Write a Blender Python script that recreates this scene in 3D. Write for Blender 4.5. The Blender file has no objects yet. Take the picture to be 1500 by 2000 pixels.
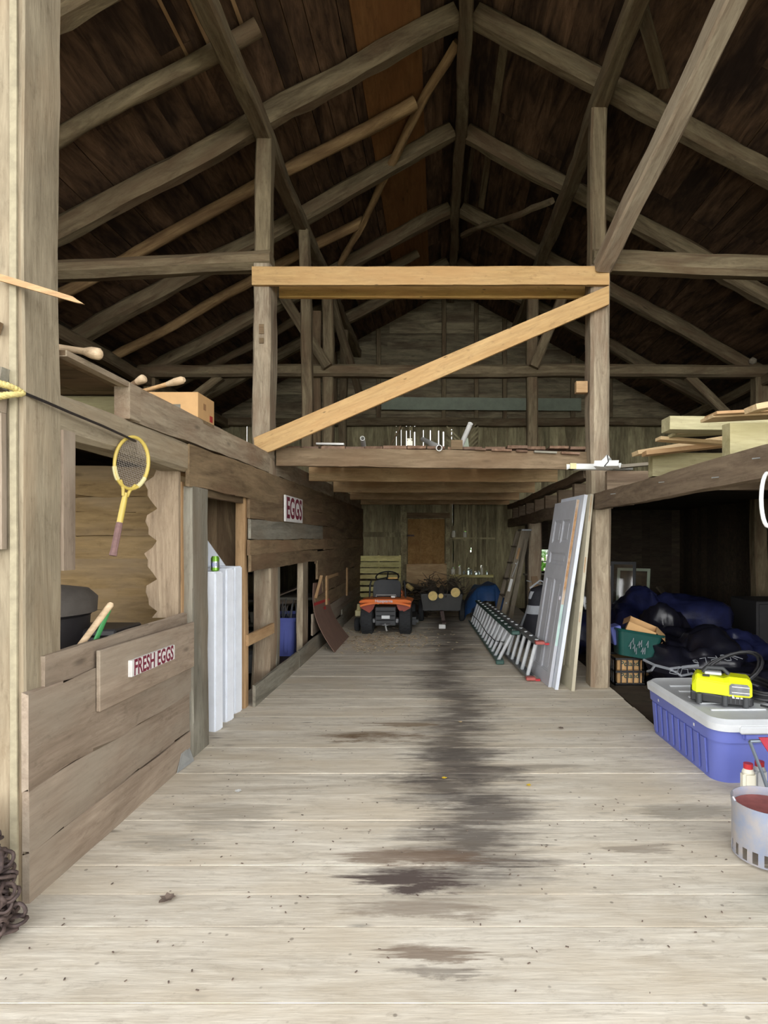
import bpy, bmesh, math, random
from mathutils import Vector, Matrix, Quaternion
random.seed(7)
R = math.radians
scene = bpy.context.scene
col = scene.collection

# ------------------------------------------------------------------ camera
# 1500x2000 frame, focal 1150 px, level camera with lens shift, eye 1.55 m above the barn floor
F_PX, VX, VY, EYE = 1150.0, 855.0, 1052.0, 1.55
cam = bpy.data.cameras.new('camera')
cam.sensor_fit = 'AUTO'; cam.sensor_width = 36.0
cam.lens = F_PX / 2000.0 * 36.0
cam.shift_x = (750.0 - VX) / 2000.0
cam.shift_y = (VY - 1000.0) / 2000.0
cam.clip_start = 0.05; cam.clip_end = 300
camo = bpy.data.objects.new('camera', cam); col.objects.link(camo)
camo.location = (0, 0, EYE); camo.rotation_euler = (R(90), 0, 0)
scene.camera = camo

# ------------------------------------------------------------------ daylight
world = bpy.data.worlds.new('daylight'); scene.world = world
world.use_nodes = True
bg = world.node_tree.nodes['Background']
def _sky():                                # hazy bright sky: brightest toward the horizon
    nt = world.node_tree; nn = nt.nodes; L = nt.links.new
    tc = nn.new('ShaderNodeTexCoord'); sp = nn.new('ShaderNodeSeparateXYZ'); L(tc.outputs['Generated'], sp.inputs[0])
    cr = nn.new('ShaderNodeValToRGB'); L(sp.outputs[2], cr.inputs[0])
    e = cr.color_ramp.elements
    e[0].position = 0.0; e[0].color = (1.0, 1.0, 0.99, 1)
    e[1].position = 0.85; e[1].color = (0.20, 0.21, 0.23, 1)
    m = e.new(0.35); m.color = (0.60, 0.60, 0.60, 1)
    L(cr.outputs[0], bg.inputs[0]); bg.inputs[1].default_value = 3.0
_sky()
scene.view_settings.view_transform = 'Standard'
scene.view_settings.look = 'None'
scene.view_settings.gamma = 1
scene.view_settings.use_curve_mapping = False
scene.view_settings.exposure = 1.25
try:
    scene.cycles.max_bounces = 12; scene.cycles.diffuse_bounces = 8
except Exception: pass

def P(px, py, Y):                      # photo pixel at a known depth -> place in the barn
    return Vector(((px - VX) * Y / F_PX, Y, EYE - (py - VY) * Y / F_PX))

# ------------------------------------------------------------------ materials
def lin(c):
    out = []
    for v in c[:3]:
        v = v / 255.0
        out.append(v / 12.92 if v <= 0.04045 else ((v + 0.055) / 1.055) ** 2.4)
    return (out[0], out[1], out[2], 1)

def newmat(name):
    m = bpy.data.materials.new(name); m.use_nodes = True
    nt = m.node_tree
    return m, nt, nt.nodes['Principled BSDF']

def N(nt, t, **kw):
    n = nt.nodes.new(t)
    for k, v in kw.items():
        if k == 'inp':
            for i, x in v.items(): n.inputs[i].default_value = x
        else: setattr(n, k, v)
    return n

def mixc(nt, fac, a, b, mode='MIX'):
    n = nt.nodes.new('ShaderNodeMix'); n.data_type = 'RGBA'; n.blend_type = mode
    for sock, v in ((n.inputs[0], fac), (n.inputs[6], a), (n.inputs[7], b)):
        if hasattr(v, 'links') or hasattr(v, 'is_linked'): nt.links.new(v, sock)
        else: sock.default_value = v
    return n.outputs[2]

def mth(nt, op, a, b=None, c=None, clamp=False):
    n = nt.nodes.new('ShaderNodeMath'); n.operation = op; n.use_clamp = clamp
    for i, v in enumerate((a, b, c)):
        if v is None: continue
        if hasattr(v, 'is_linked'): nt.links.new(v, n.inputs[i])
        else: n.inputs[i].default_value = v
    return n.outputs[0]

def ramp(nt, fac, stops):
    n = nt.nodes.new('ShaderNodeValToRGB')
    el = n.color_ramp.elements
    while len(el) > 1: el.remove(el[-1])
    el[0].position = stops[0][0]; el[0].color = stops[0][1]
    for p, c in stops[1:]:
        e = el.new(p); e.color = c
    nt.links.new(fac, n.inputs[0])
    return n.outputs[0]

def wood(name, dark, light, patch=None, axis='X', rough=0.85, grain=1.0, vary=0.35, patch_amt=0.6, bump=0.25, knots=0.5, ks=(1.6, 5.0)):
    m, nt, b = newmat(name)
    L = nt.links.new
    tc = N(nt, 'ShaderNodeTexCoord'); oi = N(nt, 'ShaderNodeObjectInfo'); geo = N(nt, 'ShaderNodeNewGeometry')
    off = mth(nt, 'ADD', mth(nt, 'MULTIPLY', oi.outputs['Random'], 61.0), mth(nt, 'MULTIPLY', geo.outputs['Random Per Island'], 43.0))
    add = N(nt, 'ShaderNodeVectorMath', operation='ADD')
    L(tc.outputs['Object'], add.inputs[0]); L(off, add.inputs[1])
    def mapped(lo, hi):
        mp = N(nt, 'ShaderNodeMapping')
        s = {'X': (lo, hi, hi), 'Y': (hi, lo, hi), 'Z': (hi, hi, lo)}[axis]
        mp.inputs['Scale'].default_value = s
        L(add.outputs[0], mp.inputs[0]); return mp.outputs[0]
    n1 = N(nt, 'ShaderNodeTexNoise', inp={'Scale': 1.0, 'Detail': 6.0, 'Roughness': 0.68, 'Distortion': 1.4}); L(mapped(1.3 * grain, 9 * grain), n1.inputs['Vector'])
    n2 = N(nt, 'ShaderNodeTexNoise', inp={'Scale': 1.0, 'Detail': 3.0, 'Roughness': 0.7}); L(mapped(6 * grain, 75 * grain), n2.inputs['Vector'])
    n4 = N(nt, 'ShaderNodeTexNoise', inp={'Scale': 1.0, 'Detail': 7.0, 'Roughness': 0.75, 'Distortion': 0.4}); L(mapped(9.0, 22.0), n4.inputs['Vector'])
    n3 = N(nt, 'ShaderNodeTexNoise', inp={'Scale': 1.0, 'Detail': 4.0, 'Roughness': 0.6}); L(mapped(0.9, 2.6), n3.inputs['Vector'])
    base = ramp(nt, n1.outputs[0], [(0.3, lin(dark)), (0.68, lin(light))])
    fine = ramp(nt, n2.outputs[0], [(0.3, (0.72, 0.7, 0.68, 1)), (0.65, (1.08, 1.08, 1.08, 1))])
    c = mixc(nt, 0.65, base, fine, 'MULTIPLY')
    c = mixc(nt, 0.8, c, ramp(nt, n4.outputs[0], [(0.28, (0.62, 0.6, 0.58, 1)), (0.46, (1, 1, 1, 1)), (0.60, (1.0, 1.0, 1.0, 1)), (0.74, (1.22, 1.22, 1.22, 1))]), 'MULTIPLY')
    if patch:
        pf = ramp(nt, n3.outputs[0], [(0.45, (0, 0, 0, 1)), (0.66, (patch_amt,) * 3 + (1,))])
        c = mixc(nt, pf, c, lin(patch))
    if knots:
        vo = N(nt, 'ShaderNodeTexVoronoi', inp={'Scale': 1.0}); L(mapped(*ks), vo.inputs['Vector'])
        kf = ramp(nt, vo.outputs['Distance'], [(0.03, (knots,) * 3 + (1,)), (0.11, (0, 0, 0, 1))])
        c = mixc(nt, kf, c, lin(tuple(v * 0.45 for v in dark)))
    br = mth(nt, 'ADD', mth(nt, 'MULTIPLY', geo.outputs['Random Per Island'], vary), 1.0 - vary / 2)
    br = mth(nt, 'MULTIPLY', br, mth(nt, 'ADD', mth(nt, 'MULTIPLY', oi.outputs['Random'], vary * 0.6), 1.0 - vary * 0.3))
    hs = N(nt, 'ShaderNodeHueSaturation'); L(c, hs.inputs['Color']); L(br, hs.inputs['Value'])
    L(hs.outputs[0], b.inputs['Base Color'])
    b.inputs['Roughness'].default_value = rough
    b.inputs['Specular IOR Level'].default_value = 0.25
    bp = N(nt, 'ShaderNodeBump', inp={'Strength': bump, 'Distance': 0.01}); L(n2.outputs[0], bp.inputs['Height']); L(bp.outputs[0], b.inputs['Normal'])
    return m

def plain(name, c, rough=0.5, metal=0.0, noise=0.12, nscale=6.0, spec=0.5, bump=0.0, c2=None, alpha=None, trans=0.0):
    m, nt, b = newmat(name)
    L = nt.links.new
    tc = N(nt, 'ShaderNodeTexCoord')
    n = N(nt, 'ShaderNodeTexNoise', inp={'Scale': nscale, 'Detail': 5.0, 'Roughness': 0.65}); L(tc.outputs['Object'], n.inputs['Vector'])
    a = lin(c); d = lin(c2) if c2 else tuple(v * (1 - noise * 2) for v in a[:3]) + (1,)
    L(ramp(nt, n.outputs[0], [(0.35, d), (0.62, a)]), b.inputs['Base Color'])
    b.inputs['Roughness'].default_value = rough; b.inputs['Metallic'].default_value = metal
    b.inputs['Specular IOR Level'].default_value = spec
    if trans: b.inputs['Transmission Weight'].default_value = trans
    if bump:
        bp = N(nt, 'ShaderNodeBump', inp={'Strength': bump, 'Distance': 0.01}); L(n.outputs[0], bp.inputs['Height']); L(bp.outputs[0], b.inputs['Normal'])
    return m

M = {}
M['post'] = wood('hewn_post_wood', (126, 114, 94), (170, 158, 134), (150, 126, 98), vary=0.12, patch_amt=0.45, grain=0.7)
M['oldpost'] = wood('old_post_wood', (124, 110, 92), (184, 170, 146), (128, 100, 78), vary=0.15, grain=0.8)
M['rafter'] = wood('rafter_wood', (84, 72, 54), (146, 132, 104), (104, 80, 60), vary=0.2, grain=0.7)
M['pole'] = wood('peeled_pole_wood', (120, 92, 62), (190, 160, 115), (110, 84, 60), vary=0.2, grain=0.7)
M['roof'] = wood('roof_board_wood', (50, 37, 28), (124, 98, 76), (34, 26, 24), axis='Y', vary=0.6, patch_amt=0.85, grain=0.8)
M['ply'] = wood('roof_plywood', (122, 84, 50), (150, 108, 66), (136, 92, 54), axis='Y', vary=0.1, grain=0.5)
M['pine'] = wood('new_pine', (186, 148, 96), (208, 174, 122), (196, 152, 100), vary=0.08, grain=0.5, rough=0.6, knots=0.85, bump=0.06, ks=(4.2, 13.0))
M['pine2'] = wood('yellow_pine', (190, 150, 84), (216, 178, 108), (200, 150, 90), vary=0.06, grain=0.5, rough=0.6, knots=0.8, bump=0.06, ks=(4.2, 13.0))
M['stall'] = wood('stall_board_wood', (128, 112, 96), (164, 148, 130), (158, 148, 132), vary=0.22, grain=0.6)
M['stallback'] = wood('tan_wall_wood', (116, 94, 62), (164, 138, 96), (142, 124, 100), vary=0.3, grain=0.6)
M['live'] = wood('live_edge_wood', (132, 114, 94), (168, 150, 126), (150, 126, 100), axis='Z', vary=0.1)
M['brown'] = wood('brown_board_wood', (94, 78, 58), (148, 127, 98), (118, 92, 70), vary=0.45, grain=0.6)
M['greyb'] = wood('grey_board_wood', (112, 108, 96), (156, 152, 138), (130, 116, 98), vary=0.2, grain=0.6)
M['tan'] = wood('tan_stud_wood', (160, 128, 92), (194, 162, 122), (160, 122, 84), vary=0.15, grain=0.6)
M['tanpost'] = wood('hewn_tan_post', (168, 136, 92), (212, 184, 138), (150, 116, 80), vary=0.1, grain=0.6)
M['back'] = wood('back_board_wood', (124, 116, 88), (196, 186, 146), (92, 72, 54), axis='Z', vary=0.5, grain=0.8)
M['backh'] = wood('gable_board_wood', (100, 92, 74), (172, 160, 130), (86, 66, 52), vary=0.6, grain=0.7)
M['door'] = wood('brown_door_wood', (140, 108, 64), (176, 140, 88), (120, 84, 48), axis='Z', vary=0.15)
M['joist'] = wood('loft_joist_wood', (178, 148, 108), (222, 194, 150), (180, 140, 98), vary=0.25, grain=0.7)
M['rbeam'] = wood('loft_beam_wood', (92, 78, 64), (136, 120, 100), (104, 84, 68), vary=0.15, grain=0.7)
M['deck'] = wood('loft_deck_wood', (96, 72, 58), (150, 122, 100), (120, 100, 88), axis='Y', vary=0.5)
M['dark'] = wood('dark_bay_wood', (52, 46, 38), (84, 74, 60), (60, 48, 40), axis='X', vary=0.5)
M['lumber'] = wood('spare_lumber_wood', (190, 162, 120), (224, 200, 160), (180, 150, 110), vary=0.25, grain=0.6)
M['treated'] = wood('green_treated_wood', (146, 140, 106), (186, 178, 142), (150, 140, 96), vary=0.1, grain=0.6)
M['pallet'] = wood('pallet_wood', (190, 180, 116), (232, 224, 162), (160, 140, 96), vary=0.25)
M['ladderwood'] = wood('ladder_wood', (104, 96, 82), (150, 140, 122), (92, 80, 66), vary=0.15)
M['handle'] = wood('tool_handle_wood', (176, 128, 76), (214, 178, 132), (196, 150, 96), vary=0.2, rough=0.5)
M['palehandle'] = wood('pale_handle_wood', (190, 164, 130), (214, 190, 158), None, vary=0.1, rough=0.5)
M['bark'] = plain('bark', (96, 84, 68), 0.95, noise=0.35, nscale=25, bump=0.8)
M['cutwood'] = plain('cut_log_end', (222, 196, 128), 0.8, noise=0.12, nscale=14)
M['white'] = plain('white_panel_paint', (234, 239, 247), 0.55, noise=0.04)
M['signwhite'] = plain('sign_white_paint', (224, 222, 218), 0.7, noise=0.07, nscale=12)
M['maroon'] = plain('maroon_lettering', (122, 36, 58), 0.7, noise=0.12, nscale=40)
M['doorgrey'] = plain('grey_door_paint', (188, 190, 196), 0.5, noise=0.05)
M['doorwhite'] = plain('white_door_paint', (220, 226, 236), 0.45, noise=0.04)
M['doorcream'] = plain('cream_door_paint', (196, 188, 164), 0.55, noise=0.08)
M['bare'] = wood('bare_door_edge', (160, 120, 84), (196, 158, 116), (214, 214, 204), vary=0.05)
M['alu'] = plain('ladder_aluminium', (214, 218, 220), 0.4, 0.15, noise=0.06, nscale=20)
M['fgreen'] = plain('green_fibreglass_rail', (60, 92, 84), 0.45, noise=0.1)
M['fgrey'] = plain('grey_rail', (112, 114, 114), 0.45, 0.3, noise=0.1)
M['redrubber'] = plain('red_plastic_foot', (176, 92, 84), 0.6, noise=0.1)
M['black'] = plain('black_plastic', (32, 32, 34), 0.5, noise=0.1)
M['rubber'] = plain('tyre_rubber', (48, 50, 52), 0.85, noise=0.15, nscale=18)
M['blackgrey'] = plain('grey_black_plastic', (58, 60, 62), 0.55, noise=0.1)
M['orange'] = plain('orange_tractor_paint', (244, 134, 74), 0.3, noise=0.04)
M['silver'] = plain('silver_lettering', (200, 196, 204), 0.4, noise=0.02)
M['metalgrey'] = plain('dusty_grey_metal', (128, 130, 132), 0.5, 0.4, noise=0.2, nscale=14)
M['cart'] = plain('black_cart_steel', (64, 64, 62), 0.6, noise=0.15)
M['tarp'] = plain('blue_tarp', (46, 84, 136), 0.6, noise=0.12)
M['card'] = plain('cardboard', (206, 164, 112), 0.85, noise=0.06, nscale=5)
M['card2'] = plain('darker_cardboard', (160, 120, 80), 0.85, noise=0.08)
M['hard'] = plain('brown_hardboard', (124, 98, 84), 0.7, noise=0.08)
M['redpaint'] = plain('red_paint_stripe', (178, 52, 52), 0.7, noise=0.1)
M['purple'] = plain('periwinkle_plastic', (100, 110, 182), 0.42, noise=0.04, nscale=3)
M['lidgrey'] = plain('pale_grey_lid', (208, 211, 213), 0.45, noise=0.07, nscale=4)
M['lime'] = plain('lime_yellow_plastic', (206, 214, 20), 0.4, noise=0.03)
M['basket'] = plain('dark_green_plastic', (28, 76, 70), 0.35, noise=0.08)
M['bagblue'] = plain('navy_plastic_bag', (34, 38, 72), 0.28, noise=0.25, nscale=9, bump=0.4)
M['bagblack'] = plain('black_plastic_bag', (24, 24, 34), 0.3, noise=0.2, nscale=9, bump=0.4)
M['bagprint'] = plain('white_bag_print', (150, 154, 160), 0.6, noise=0.1)
M['gymblack'] = plain('black_nylon', (34, 34, 42), 0.75, noise=0.2, nscale=12)
M['gymgrey'] = plain('grey_nylon', (168, 172, 178), 0.75, noise=0.08)
M['pvc'] = plain('white_pvc', (226, 226, 222), 0.4, noise=0.04)
M['yellow'] = plain('racket_yellow', (206, 182, 92), 0.4, noise=0.05)
M['cream'] = plain('racket_cream', (222, 212, 160), 0.45, noise=0.06)
M['string'] = plain('racket_string', (150, 140, 128), 0.6, noise=0.05)
M['grip'] = plain('brown_leather_grip', (134, 104, 100), 0.8, noise=0.12, nscale=40)
M['rope'] = plain('yellow_rope', (214, 196, 128), 0.9, noise=0.15, nscale=60, bump=0.5)
M['rust'] = plain('rusty_iron', (104, 88, 82), 0.7, 0.3, noise=0.3, nscale=20, c2=(58, 48, 48))
M['iron'] = plain('dark_iron', (60, 54, 52), 0.6, 0.4, noise=0.2)
M['can'] = plain('green_can', (120, 170, 60), 0.3, 0.5, noise=0.1)
M['cansilver'] = plain('silver_can', (196, 202, 204), 0.28, 0.85, noise=0.05)
M['gwhite'] = plain('white_vinyl', (232, 234, 232), 0.4, noise=0.04)
M['bottle'] = plain('off_white_bottle', (230, 226, 208), 0.4, noise=0.03)
M['redcap'] = plain('red_plastic', (196, 50, 58), 0.4, noise=0.06)
M['redcloth'] = plain('red_fabric', (160, 44, 60), 0.8, noise=0.1)
M['tubegrey'] = plain('blue_grey_tube', (120, 130, 142), 0.35, 0.5, noise=0.06)
M['chimney'] = plain('weathered_zinc', (150, 160, 182), 0.45, 0.35, noise=0.15, nscale=7, c2=(182, 174, 168))
M['rustin'] = plain('rusted_inside', (150, 84, 80), 0.85, noise=0.15, nscale=12)
M['greenh'] = plain('green_painted_handle', (66, 150, 84), 0.4, noise=0.06)
M['bin'] = plain('black_bin_plastic', (40, 38, 40), 0.5, noise=0.12)
M['binlid'] = plain('dusty_bin_lid', (92, 86, 80), 0.75, noise=0.15)
M['leafd'] = plain('dry_leaf', (124, 108, 96), 0.9, noise=0.25, nscale=30)
M['leafy'] = plain('yellow_leaf', (226, 190, 48), 0.7, noise=0.1)
M['chip'] = plain('wood_chips', (206, 186, 152), 0.9, noise=0.35, nscale=6)
M['galv'] = plain('galvanised_scrap', (176, 178, 176), 0.5, 0.4, noise=0.1)
M['foliage'] = plain('bright_foliage', (120, 190, 50), 0.7, noise=0.3, nscale=3, c2=(70, 140, 24))
M['grass'] = plain('gravel_and_grass', (150, 146, 124), 0.95, noise=0.2, nscale=2)
M['dirt'] = plain('dark_earth', (70, 62, 52), 0.95, noise=0.25, nscale=3)
M['jar'] = plain('pale_glass', (214, 228, 226), 0.15, noise=0.04, trans=0.7)
M['teal'] = plain('teal_plastic', (40, 120, 110), 0.4, noise=0.06)
M['greenstrip'] = plain('pale_green_paint', (156, 166, 146), 0.7, noise=0.08)
def glass_mat():
    m = bpy.data.materials.new('window_glass'); m.use_nodes = True; nt = m.node_tree
    nt.nodes.clear()
    o = N(nt, 'ShaderNodeOutputMaterial'); mx = N(nt, 'ShaderNodeMixShader', inp={0: 0.06})
    t = N(nt, 'ShaderNodeBsdfTransparent'); g = N(nt, 'ShaderNodeBsdfGlossy', inp={'Roughness': 0.05})
    nt.links.new(t.outputs[0], mx.inputs[1]); nt.links.new(g.outputs[0], mx.inputs[2]); nt.links.new(mx.outputs[0], o.inputs[0])
    return m
M['glass'] = glass_mat()
M['lining'] = wood('shingle_gap_light', (150, 118, 78), (196, 160, 112), None, axis='Y', vary=0.1)  # light tan, so gaps between roof boards look like lines of light
M['header'] = wood('loft_header_wood', (112, 94, 72), (152, 132, 106), (124, 100, 76), vary=0.1, grain=0.7)
M['lime_edge'] = plain('lime_washed_edge', (164, 154, 128), 0.85, noise=0.12, nscale=18)

# floor: planks across the aisle with an oily track down the middle
def floor_mat():
    m = wood('floor_plank_wood', (194, 184, 166), (233, 226, 210), (204, 190, 166), axis='X', vary=0.12, patch_amt=0.6, bump=0.15, knots=0.55, grain=0.8)
    nt = m.node_tree; L = nt.links.new; b = nt.nodes['Principled BSDF']
    src = b.inputs['Base Color'].links[0].from_socket
    tc = N(nt, 'ShaderNodeTexCoord'); geo = N(nt, 'ShaderNodeNewGeometry')
    sp = N(nt, 'ShaderNodeSeparateXYZ'); L(tc.outputs['Object'], sp.inputs[0])
    X, Y = sp.outputs[0], sp.outputs[1]
    mp = N(nt, 'ShaderNodeMapping'); mp.inputs['Scale'].default_value = (1.7, 4.2, 1); L(tc.outputs['Object'], mp.inputs[0])
    mp3 = N(nt, 'ShaderNodeMapping'); mp3.inputs['Scale'].default_value = (1.6, 26, 1); L(tc.outputs['Object'], mp3.inputs[0])
    nw = N(nt, 'ShaderNodeTexNoise', inp={'Scale': 1.0, 'Detail': 5.0, 'Roughness': 0.65}); L(mp3.outputs[0], nw.inputs['Vector'])
    ns = N(nt, 'ShaderNodeTexNoise', inp={'Scale': 1.0, 'Detail': 7.0, 'Roughness': 0.7}); L(mp.outputs[0], ns.inputs['Vector'])
    mp2 = N(nt, 'ShaderNodeMapping'); mp2.inputs['Scale'].default_value = (5, 40, 1); L(tc.outputs['Object'], mp2.inputs[0])
    nf = N(nt, 'ShaderNodeTexNoise', inp={'Scale': 1.0, 'Detail': 4.0, 'Roughness': 0.7}); L(mp2.outputs[0], nf.inputs['Vector'])
    isl = geo.outputs['Random Per Island']
    XW = mth(nt, 'ADD', X, mth(nt, 'MULTIPLY', mth(nt, 'SUBTRACT', nw.outputs[0], 0.5), 0.9))
    YW = mth(nt, 'ADD', Y, mth(nt, 'MULTIPLY', mth(nt, 'SUBTRACT', ns.outputs[0], 0.5), 0.22))
    # centre line wanders a little from plank to plank
    cx = mth(nt, 'ADD', mth(nt, 'MULTIPLY', isl, 0.26), 0.02)
    d = mth(nt, 'DIVIDE', mth(nt, 'ABSOLUTE', mth(nt, 'SUBTRACT', XW, cx)), 0.44)
    v = mth(nt, 'ADD', mth(nt, 'SUBTRACT', 1.0, d), mth(nt, 'MULTIPLY', mth(nt, 'SUBTRACT', ns.outputs[0], 0.5), 2.2))
    v = mth(nt, 'ADD', v, mth(nt, 'MULTIPLY', mth(nt, 'SUBTRACT', nf.outputs[0], 0.5), 0.9))
    v = mth(nt, 'MULTIPLY', v, 1.1, clamp=True)
    near = N(nt, 'ShaderNodeMapRange', inp={1: 2.45, 2: 2.75, 3: 0.0, 4: 0.8}); L(Y, near.inputs[0])
    v = mth(nt, 'MULTIPLY', v, near.outputs[0])
    c = mixc(nt, v, src, lin((74, 66, 62)))
    for (x, y, hw, hd, a, colr) in [(-0.46, 4.62, 0.42, 0.12, 1.0, (120, 100, 78)), (-0.30, 4.92, 0.28, 0.06, 0.8, (128, 108, 84)),
            (-0.05, 2.20, 0.17, 0.06, 0.75, (120, 100, 82)), (-0.09, 2.47, 0.34, 0.07, 0.6, (124, 108, 92)), (0.0, 2.10, 0.12, 0.03, 0.6, (110, 100, 90)),
            (-0.12, 2.86, 0.36, 0.10, 0.75, (116, 94, 76)), (-0.13, 2.68, 0.26, 0.11, 0.95, (82, 70, 66)), (0.0, 3.5, 0.3, 0.12, 0.5, (70, 64, 62)),
            (0.2, 3.9, 0.48, 0.14, 0.55, (76, 70, 68)), (0.12, 4.25, 0.42, 0.13, 0.5, (80, 74, 70)), (1.05, 2.95, 0.14, 0.05, 0.5, (110, 96, 84)), (-1.2, 3.3, 0.3, 0.2, 0.35, (120, 112, 100)),
            (1.45, 3.35, 0.35, 0.10, 0.5, (110, 104, 94)), (-1.35, 3.0, 0.2, 0.09, 0.4, (120, 116, 108)), (0.75, 4.0, 0.3, 0.05, 0.4, (100, 94, 88))]:
        ex = mth(nt, 'POWER', mth(nt, 'DIVIDE', mth(nt, 'SUBTRACT', XW, x), hw), 2.0)
        ey = mth(nt, 'POWER', mth(nt, 'DIVIDE', mth(nt, 'SUBTRACT', YW, y), hd), 2.0)
        e = mth(nt, 'SUBTRACT', 1.25, mth(nt, 'ADD', ex, ey))
        e = mth(nt, 'ADD', e, mth(nt, 'MULTIPLY', mth(nt, 'SUBTRACT', nf.outputs[0], 0.5), 1.8))
        e = mth(nt, 'ADD', e, mth(nt, 'MULTIPLY', mth(nt, 'SUBTRACT', ns.outputs[0], 0.5), 3.4))
        e = mth(nt, 'MULTIPLY', mth(nt, 'MULTIPLY', e, 1.1, clamp=True), a)
        c = mixc(nt, e, c, lin(colr))
    # small dark specks of dirt
    vo = N(nt, 'ShaderNodeTexVoronoi', inp={'Scale': 9.0}); L(tc.outputs['Object'], vo.inputs['Vector'])
    sf = ramp(nt, vo.outputs['Distance'], [(0.05, (0.55, 0.55, 0.55, 1)), (0.09, (0, 0, 0, 1))])
    c = mixc(nt, sf, c, lin((90, 78, 66)))
    L(c, b.inputs['Base Color'])
    return m
M['floor'] = floor_mat()

# ------------------------------------------------------------------ mesh building
class MB:
    def __init__(s): s.v = []; s.f = []
    def add(s, vs, fs):
        o = len(s.v); s.v += [Vector(v) for v in vs]; s.f += [tuple(i + o for i in f) for f in fs]; return s
    def box(s, c, d, rot=None):
        x, y, z = d[0] / 2, d[1] / 2, d[2] / 2
        vs = [Vector((a, b, e)) for e in (-z, z) for b in (-y, y) for a in (-x, x)]
        if rot is not None: vs = [rot @ v for v in vs]
        c = Vector(c)
        return s.add([v + c for v in vs], [(0, 2, 3, 1), (4, 5, 7, 6), (0, 1, 5, 4), (2, 6, 7, 3), (0, 4, 6, 2), (1, 3, 7, 5)])
    def lohi(s, lo, hi):
        return s.box([(a + b) / 2 for a, b in zip(lo, hi)], [abs(b - a) for a, b in zip(lo, hi)])
    def bar(s, p1, p2, w, h, up=(0, 0, 1)):
        p1, p2 = Vector(p1), Vector(p2); d = p2 - p1
        m = frame(d, up)
        return s.box((p1 + p2) / 2, (d.length, w, h), m)
    def tube(s, pts, r, n=8, caps=True, closed=False, flat=1.0):
        pts = [Vector(p) for p in pts]; k = len(pts); rs = r if isinstance(r, (list, tuple)) else [r] * k
        t0 = (pts[1] - pts[0]).normalized(); u = t0.orthogonal().normalized(); vs = []; fs = []
        for i, p in enumerate(pts):
            if closed: t = pts[(i + 1) % k] - pts[i - 1]
            elif i == 0: t = pts[1] - pts[0]
            elif i == k - 1: t = pts[-1] - pts[-2]
            else: t = pts[i + 1] - pts[i - 1]
            t.normalize(); u = (u - t * u.dot(t))
            u = u.normalized() if u.length > 1e-6 else t.orthogonal().normalized()
            w = t.cross(u)
            for j in range(n):
                a = 2 * math.pi * j / n
                vs.append(p + (u * math.cos(a) + w * math.sin(a) * flat) * rs[i])
        m = k if closed else k - 1
        for i in range(m):
            for j in range(n):
                a, b = i * n + j, i * n + (j + 1) % n
                c, d = ((i + 1) % k) * n + (j + 1) % n, ((i + 1) % k) * n + j
                fs.append((a, b, c, d))
        if caps and not closed:
            fs.append(tuple(range(n))[::-1]); fs.append(tuple((k - 1) * n + j for j in range(n)))
        return s.add(vs, fs)
    def lathe(s, prof, n=24, c=(0, 0, 0), rot=None, closed=False):
        vs = []; fs = []; c = Vector(c)
        for (r, z) in prof:
            for j in range(n):
                a = 2 * math.pi * j / n
                v = Vector((r * math.cos(a), r * math.sin(a), z))
                if rot is not None: v = rot @ v
                vs.append(v + c)
        k = len(prof)
        for i in range(k if closed else k - 1):
            for j in range(n):
                i2 = (i + 1) % k
                fs.append((i * n + j, i * n + (j + 1) % n, i2 * n + (j + 1) % n, i2 * n + j))
        if not closed:
            if prof[0][0] > 1e-5: fs.append(tuple(range(n))[::-1])
            if prof[-1][0] > 1e-5: fs.append(tuple((k - 1) * n + j for j in range(n)))
        return s.add(vs, fs)
    def prism(s, poly, vec):              # poly: 3D points, extruded by vec
        poly = [Vector(p) for p in poly]; vec = Vector(vec); n = len(poly)
        vs = poly + [p + vec for p in poly]
        fs = [tuple(range(n))[::-1], tuple(range(n, 2 * n))] + [(i, (i + 1) % n, n + (i + 1) % n, n + i) for i in range(n)]
        return s.add(vs, fs)
    def grid(s, fn, nu, nv):
        vs = [fn(i / nu, j / nv) for j in range(nv + 1) for i in range(nu + 1)]
        fs = [(j * (nu + 1) + i, j * (nu + 1) + i + 1, (j + 1) * (nu + 1) + i + 1, (j + 1) * (nu + 1) + i) for j in range(nv) for i in range(nu)]
        return s.add(vs, fs)
    def mesh(s, name, bevel=0, seg=1, smooth=0, solid=0):
        me = bpy.data.meshes.new(name)
        me.from_pydata([tuple(v) for v in s.v], [], s.f)
        bm = bmesh.new(); bm.from_mesh(me)
        if solid:
            bmesh.ops.recalc_face_normals(bm, faces=bm.faces)
            bmesh.ops.solidify(bm, geom=bm.faces[:], thickness=solid)
        if bevel:
            ed = [e for e in bm.edges if len(e.link_faces) == 2 and e.calc_face_angle(0) > R(35)]
            bmesh.ops.bevel(bm, geom=ed, offset=bevel, segments=seg, affect='EDGES', clamp_overlap=True)
        bmesh.ops.recalc_face_normals(bm, faces=bm.faces)
        bm.to_mesh(me); bm.free()
        if smooth:
            me.shade_smooth()
            try: me.set_sharp_from_angle(angle=R(smooth))
            except Exception: pass
        return me
    def build(s, name, mat, parent=None, loc=None, rot=None, **kw):
        o = bpy.data.objects.new(name, s.mesh(name, **kw)); col.objects.link(o)
        for mm in (mat if isinstance(mat, (list, tuple)) else [mat]): o.data.materials.append(mm)
        if loc is not None: o.location = loc
        if rot is not None: o.rotation_euler = rot
        if parent is not None: o.parent = parent
        return o

def frame(d, up=(0, 0, 1)):
    x = Vector(d).normalized(); z = Vector(up); z = z - x * z.dot(x)
    if z.length < 1e-4: z = Vector((0, 1, 0)) - x * x.y
    z.normalize(); y = z.cross(x)
    return Matrix((x, y, z)).transposed()

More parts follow.
